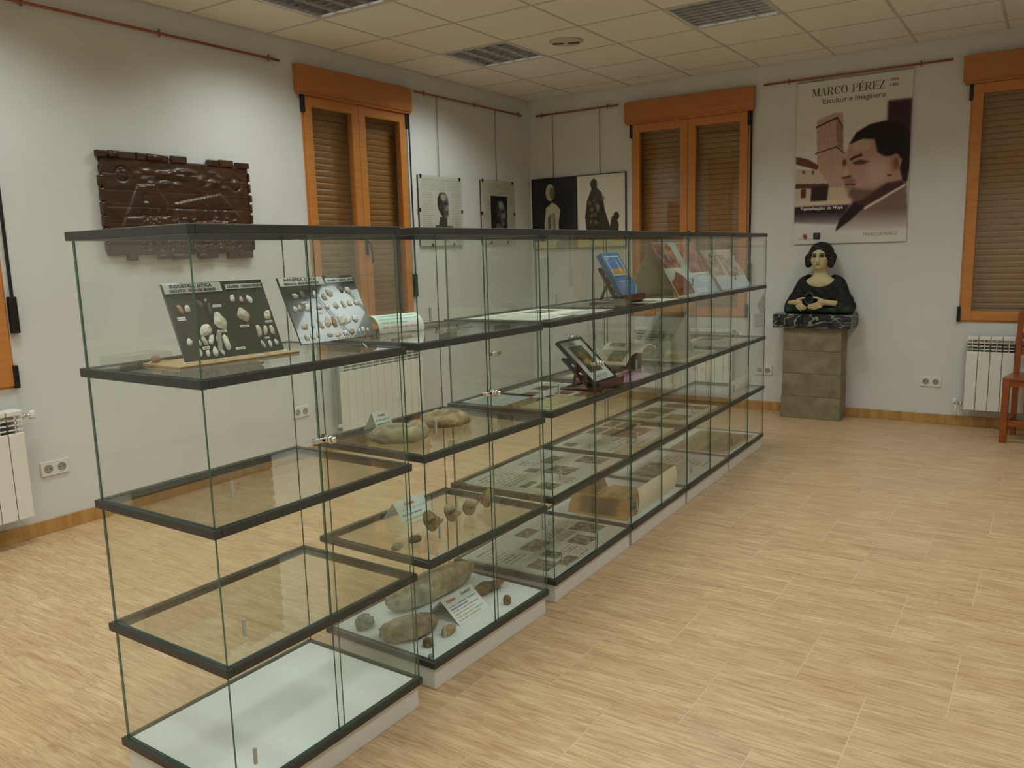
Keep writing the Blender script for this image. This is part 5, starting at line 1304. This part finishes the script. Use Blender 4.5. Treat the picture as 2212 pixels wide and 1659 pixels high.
def f_skin(X, Y, Z):
    d = sd_ell(X, Y, Z, (.007, .0, .468), (.075, .084, .088))
    d = smin(d, sd_ell(X, Y, Z, (.007, -.030, .407), (.058, .050, .048)), .03)
    d = smin(d, sd_ell(X, Y, Z, (.007, -.058, .377), (.020, .018, .016)), .02)                    # chin
    d = smin(d, sd_cap(X, Y, Z, (.007, -.082, .470), (.007, -.098, .428), .008, .0125), .012)       # nose
    d = smin(d, sd_cap(X, Y, Z, (-.035, -.070, .488), (.049, -.070, .488), .010), .015)           # brow
    for s in (-1, 1):
        d = smin(d, sd_ell(X, Y, Z, (.007 + s*.040, -.060, .435), (.018, .016, .018)), .02)       # cheek
        d = -smin(-d, sd_ell(X, Y, Z, (.007 + s*.030, -.088, .468), (.018, .014, .010)), .008)    # eye hollow
        d = smin(d, sd_ell(X, Y, Z, (.007 + s*.030, -.068, .467), (.013, .011, .0085)), .003)     # eyeball
    d = smin(d, sd_cap(X, Y, Z, (-.010, -.079, .401), (.024, -.079, .401), .0065), .006)          # lips
    d = smin(d, sd_cap(X, Y, Z, (.010, .022, .24), (.007, .012, .40), .058, .046), .03)           # neck
    d = smin(d, sd_ell(X, Y, Z, (.012, .012, .245), (.135, .075, .060)), .05)                     # chest
    return np.maximum(d, .19 - Z)
def col_skin(V):
    c = np.tile(C3(200, 184, 140), (len(V), 1)); x = V[:, 0] - .007; y, z = V[:, 1], V[:, 2]
    def spot(m, col): 
        nonlocal c
        c = c * (1 - m[:, None]) + col * m[:, None]
    fr = (y < -.03)
    for s in (-1, 1):
        spot(fr * np.exp(-(((x - s*.030)/.020)**2 + ((z - .470)/.014)**2) ** 2) * .9, C3(64, 54, 38))
        spot(fr * np.exp(-(((x - s*.030)/.006)**2 + ((z - .467)/.006)**2) ** 2), C3(28, 24, 18))
        spot(fr * np.exp(-(((x - s*.032)/.022)**2 + ((z - .490 + .25 * abs(x - s*.032))/.0045)**2) ** 2), C3(48, 38, 26))
        spot(fr * np.exp(-(((x - s*.038)/.016)**2 + ((z - .432)/.014)**2)) * .35, C3(196, 140, 104))
    spot(fr * np.exp(-((x/.018)**2 + ((z - .401)/.0065)**2) ** 2) * .8, C3(150, 78, 60))
    spot(np.clip((.30 - z) / .08, 0, 1) * .35, C3(196, 178, 144))
    return c
net_obj('skin', f_skin, (-.15, -.13, .18), (.17, .11, .59), .0042, 'bust_paint', bust, col_skin)
def f_hair(X, Y, Z):
    d = sd_ell(X, Y, Z, (.008, .018, .485), (.100, .096, .100))
    for cx, cy, cz, r_ in ((-.085, -.012, .432, .03), (-.083, -.02, .400, .026), (-.09, .0, .46, .028), (.100, -.008, .432, .03), (.094, -.018, .398, .026), (.103, .005, .462, .03)):
        d = smin(d, sd_ell(X, Y, Z, (cx, cy, cz), (r_, r_, r_)), .018)
    d = smin(d, sd_ell(X, Y, Z, (.007, .08, .42), (.06, .04, .05)), .03)
    d = np.maximum(d, -sd_ell(X, Y, Z, (.005, -.100, .443), (.071, .078, .086)))
    d = np.maximum(d, -sd_ell(X, Y, Z, (.007, -.01, .34), (.062, .09, .07)))
    return d + .0012 * np.sin(Z * 170 + 3 * np.sin(X * 40)) 
net_obj('hair', f_hair, (-.14, -.11, .34), (.16, .14, .60), .0045, 'bust_paint', bust, lambda V: C3(40, 33, 26) * (1 + .25 * np.sin(V[:, 2:3] * 200 + V[:, 0:1] * 60)))
def hand(s, name):
    """s=-1 viewer's left. wrist at the sleeve, fingers meeting low in the middle, thumb above against the jar"""
    w = (-.212, -.060, .082) if s < 0 else (.188, -.070, .080); k = (-.125, -.128, .098) if s < 0 else (.055, -.128, .102)
    fing = {-1: [((-.112, -.136, .090), (-.080, -.142, .068), (-.058, -.138, .052)), ((-.118, -.138, .080), (-.088, -.144, .056), (-.066, -.140, .042)), ((-.126, -.138, .070), (-.100, -.144, .046), (-.080, -.140, .034)), ((-.136, -.136, .062), (-.116, -.142, .040), (-.100, -.138, .028))],
            1: [((.040, -.137, .094), (-.004, -.144, .082), (-.040, -.141, .074)), ((.042, -.139, .083), (-.008, -.147, .068), (-.046, -.143, .060)), ((.048, -.138, .072), (.000, -.146, .056), (-.036, -.142, .048)), ((.058, -.136, .062), (.016, -.142, .046), (-.014, -.138, .040))]}[s]
    thumb = {-1: ((-.135, -.128, .112), (-.105, -.136, .128), (-.078, -.136, .132)), 1: ((.062, -.13, .116), (.030, -.138, .132), (-.002, -.138, .138))}[s]
    def f(X, Y, Z):
        d = sd_cap(X, Y, Z, w, k, .024, .022); d = smin(d, sd_ell(X, Y, Z, ((k[0]+fing[1][0][0])/2, -.128, (k[2]+fing[1][0][2])/2 - .003), (.030, .015, .026)), .012)
        for a, b_, c in fing: d = smin(d, np.minimum(sd_cap(X, Y, Z, a, b_, .0085, .0078), sd_cap(X, Y, Z, b_, c, .0078, .006)), .0022)
        a, b_, c = thumb; return smin(d, np.minimum(sd_cap(X, Y, Z, a, b_, .0115, .009), sd_cap(X, Y, Z, b_, c, .009, .0068)), .006)
    lo = (-.26, -.165, .01) if s < 0 else (-.065, -.165, .01); hi = (-.035, -.02, .16) if s < 0 else (.25, -.02, .17)
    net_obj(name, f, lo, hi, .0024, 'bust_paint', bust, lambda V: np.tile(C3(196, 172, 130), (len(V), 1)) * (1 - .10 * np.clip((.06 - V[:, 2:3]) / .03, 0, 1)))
hand(-1, 'hand'); hand(1, 'hand')
jar = MB(); prof = [(.0, .0), (.022, .0), (.034, .018), (.040, .04), (.037, .052), (.033, .056), (.028, .052), (.030, .04), (.026, .02), (.0, .014)]
noisy('jar_green', (30, 50, 36), (44, 80, 54), .35, (30, 30, 30), 3); 
o = jar.lathe(prof, 26).build('jar', 'jar_green', bust, True); o.location = (-.040, -.082, .118); o.rotation_euler = (math.radians(78), 0, 0); o.scale = (1, 1.35, 1)
MB().lathe([(.0, .02), (.027, .024), (.027, .030), (.0, .03)], 20).build('jar_hollow', 'hole', o)

# ------------------------------------------------------------------ wooden chair at the right edge
r = root('chair', 'reddish-brown wooden chair cut off by the right edge', 'chair', (4.276, -.500, 0), (0, 0, math.radians(-9)))
def leg(x, y, h, w=.044): return MB().bbox(x - w/2, x + w/2, y - w/2, y + w/2, 0, h, .004)
leg(0, 0, .455).build('leg', 'chair_wood', r); leg(.42, 0, .455).build('leg', 'chair_wood', r)
for x in (0.0, .42):
    b = MB(); b.tube([(x, .31, 0), (x, .31, .46), (x, .325, .70), (x, .345, .92)], .024, 4); b.build('back_post', 'chair_wood', r)
MB().bbox(-.023, .445, -.024, .335, .455, .475, .006).build('seat', 'chair_wood', r)
for a in ((.022, .398, -.012, .012), (.022, .398, .298, .322)):
    MB().prism([(a[0], .40), (a[0] + .03, .41), (.21, .425), (a[1] - .03, .41), (a[1], .40), (a[1], .455), (a[0], .455)], a[2], a[3]).build('apron', 'chair_wood', r)
for x in (0.0, .42): MB().bbox(x - .011, x + .011, .022, .29, .40, .455, .003).build('side_rail', 'chair_wood', r)
for x in (0.0, .42): MB().bbox(x - .010, x + .010, .022, .29, .12, .155, .003).build('stretcher', 'chair_wood', r)
MB().bbox(.02, .40, -.010, .010, .125, .165, .003).build('stretcher', 'chair_wood', r)
for z, h in ((.60, .05), (.72, .05), (.85, .07)): MB().bbox(.02, .40, .308 + (z - .6) * .09, .328 + (z - .6) * .09, z, z + h, .004).build('back_slat', 'chair_wood', r)
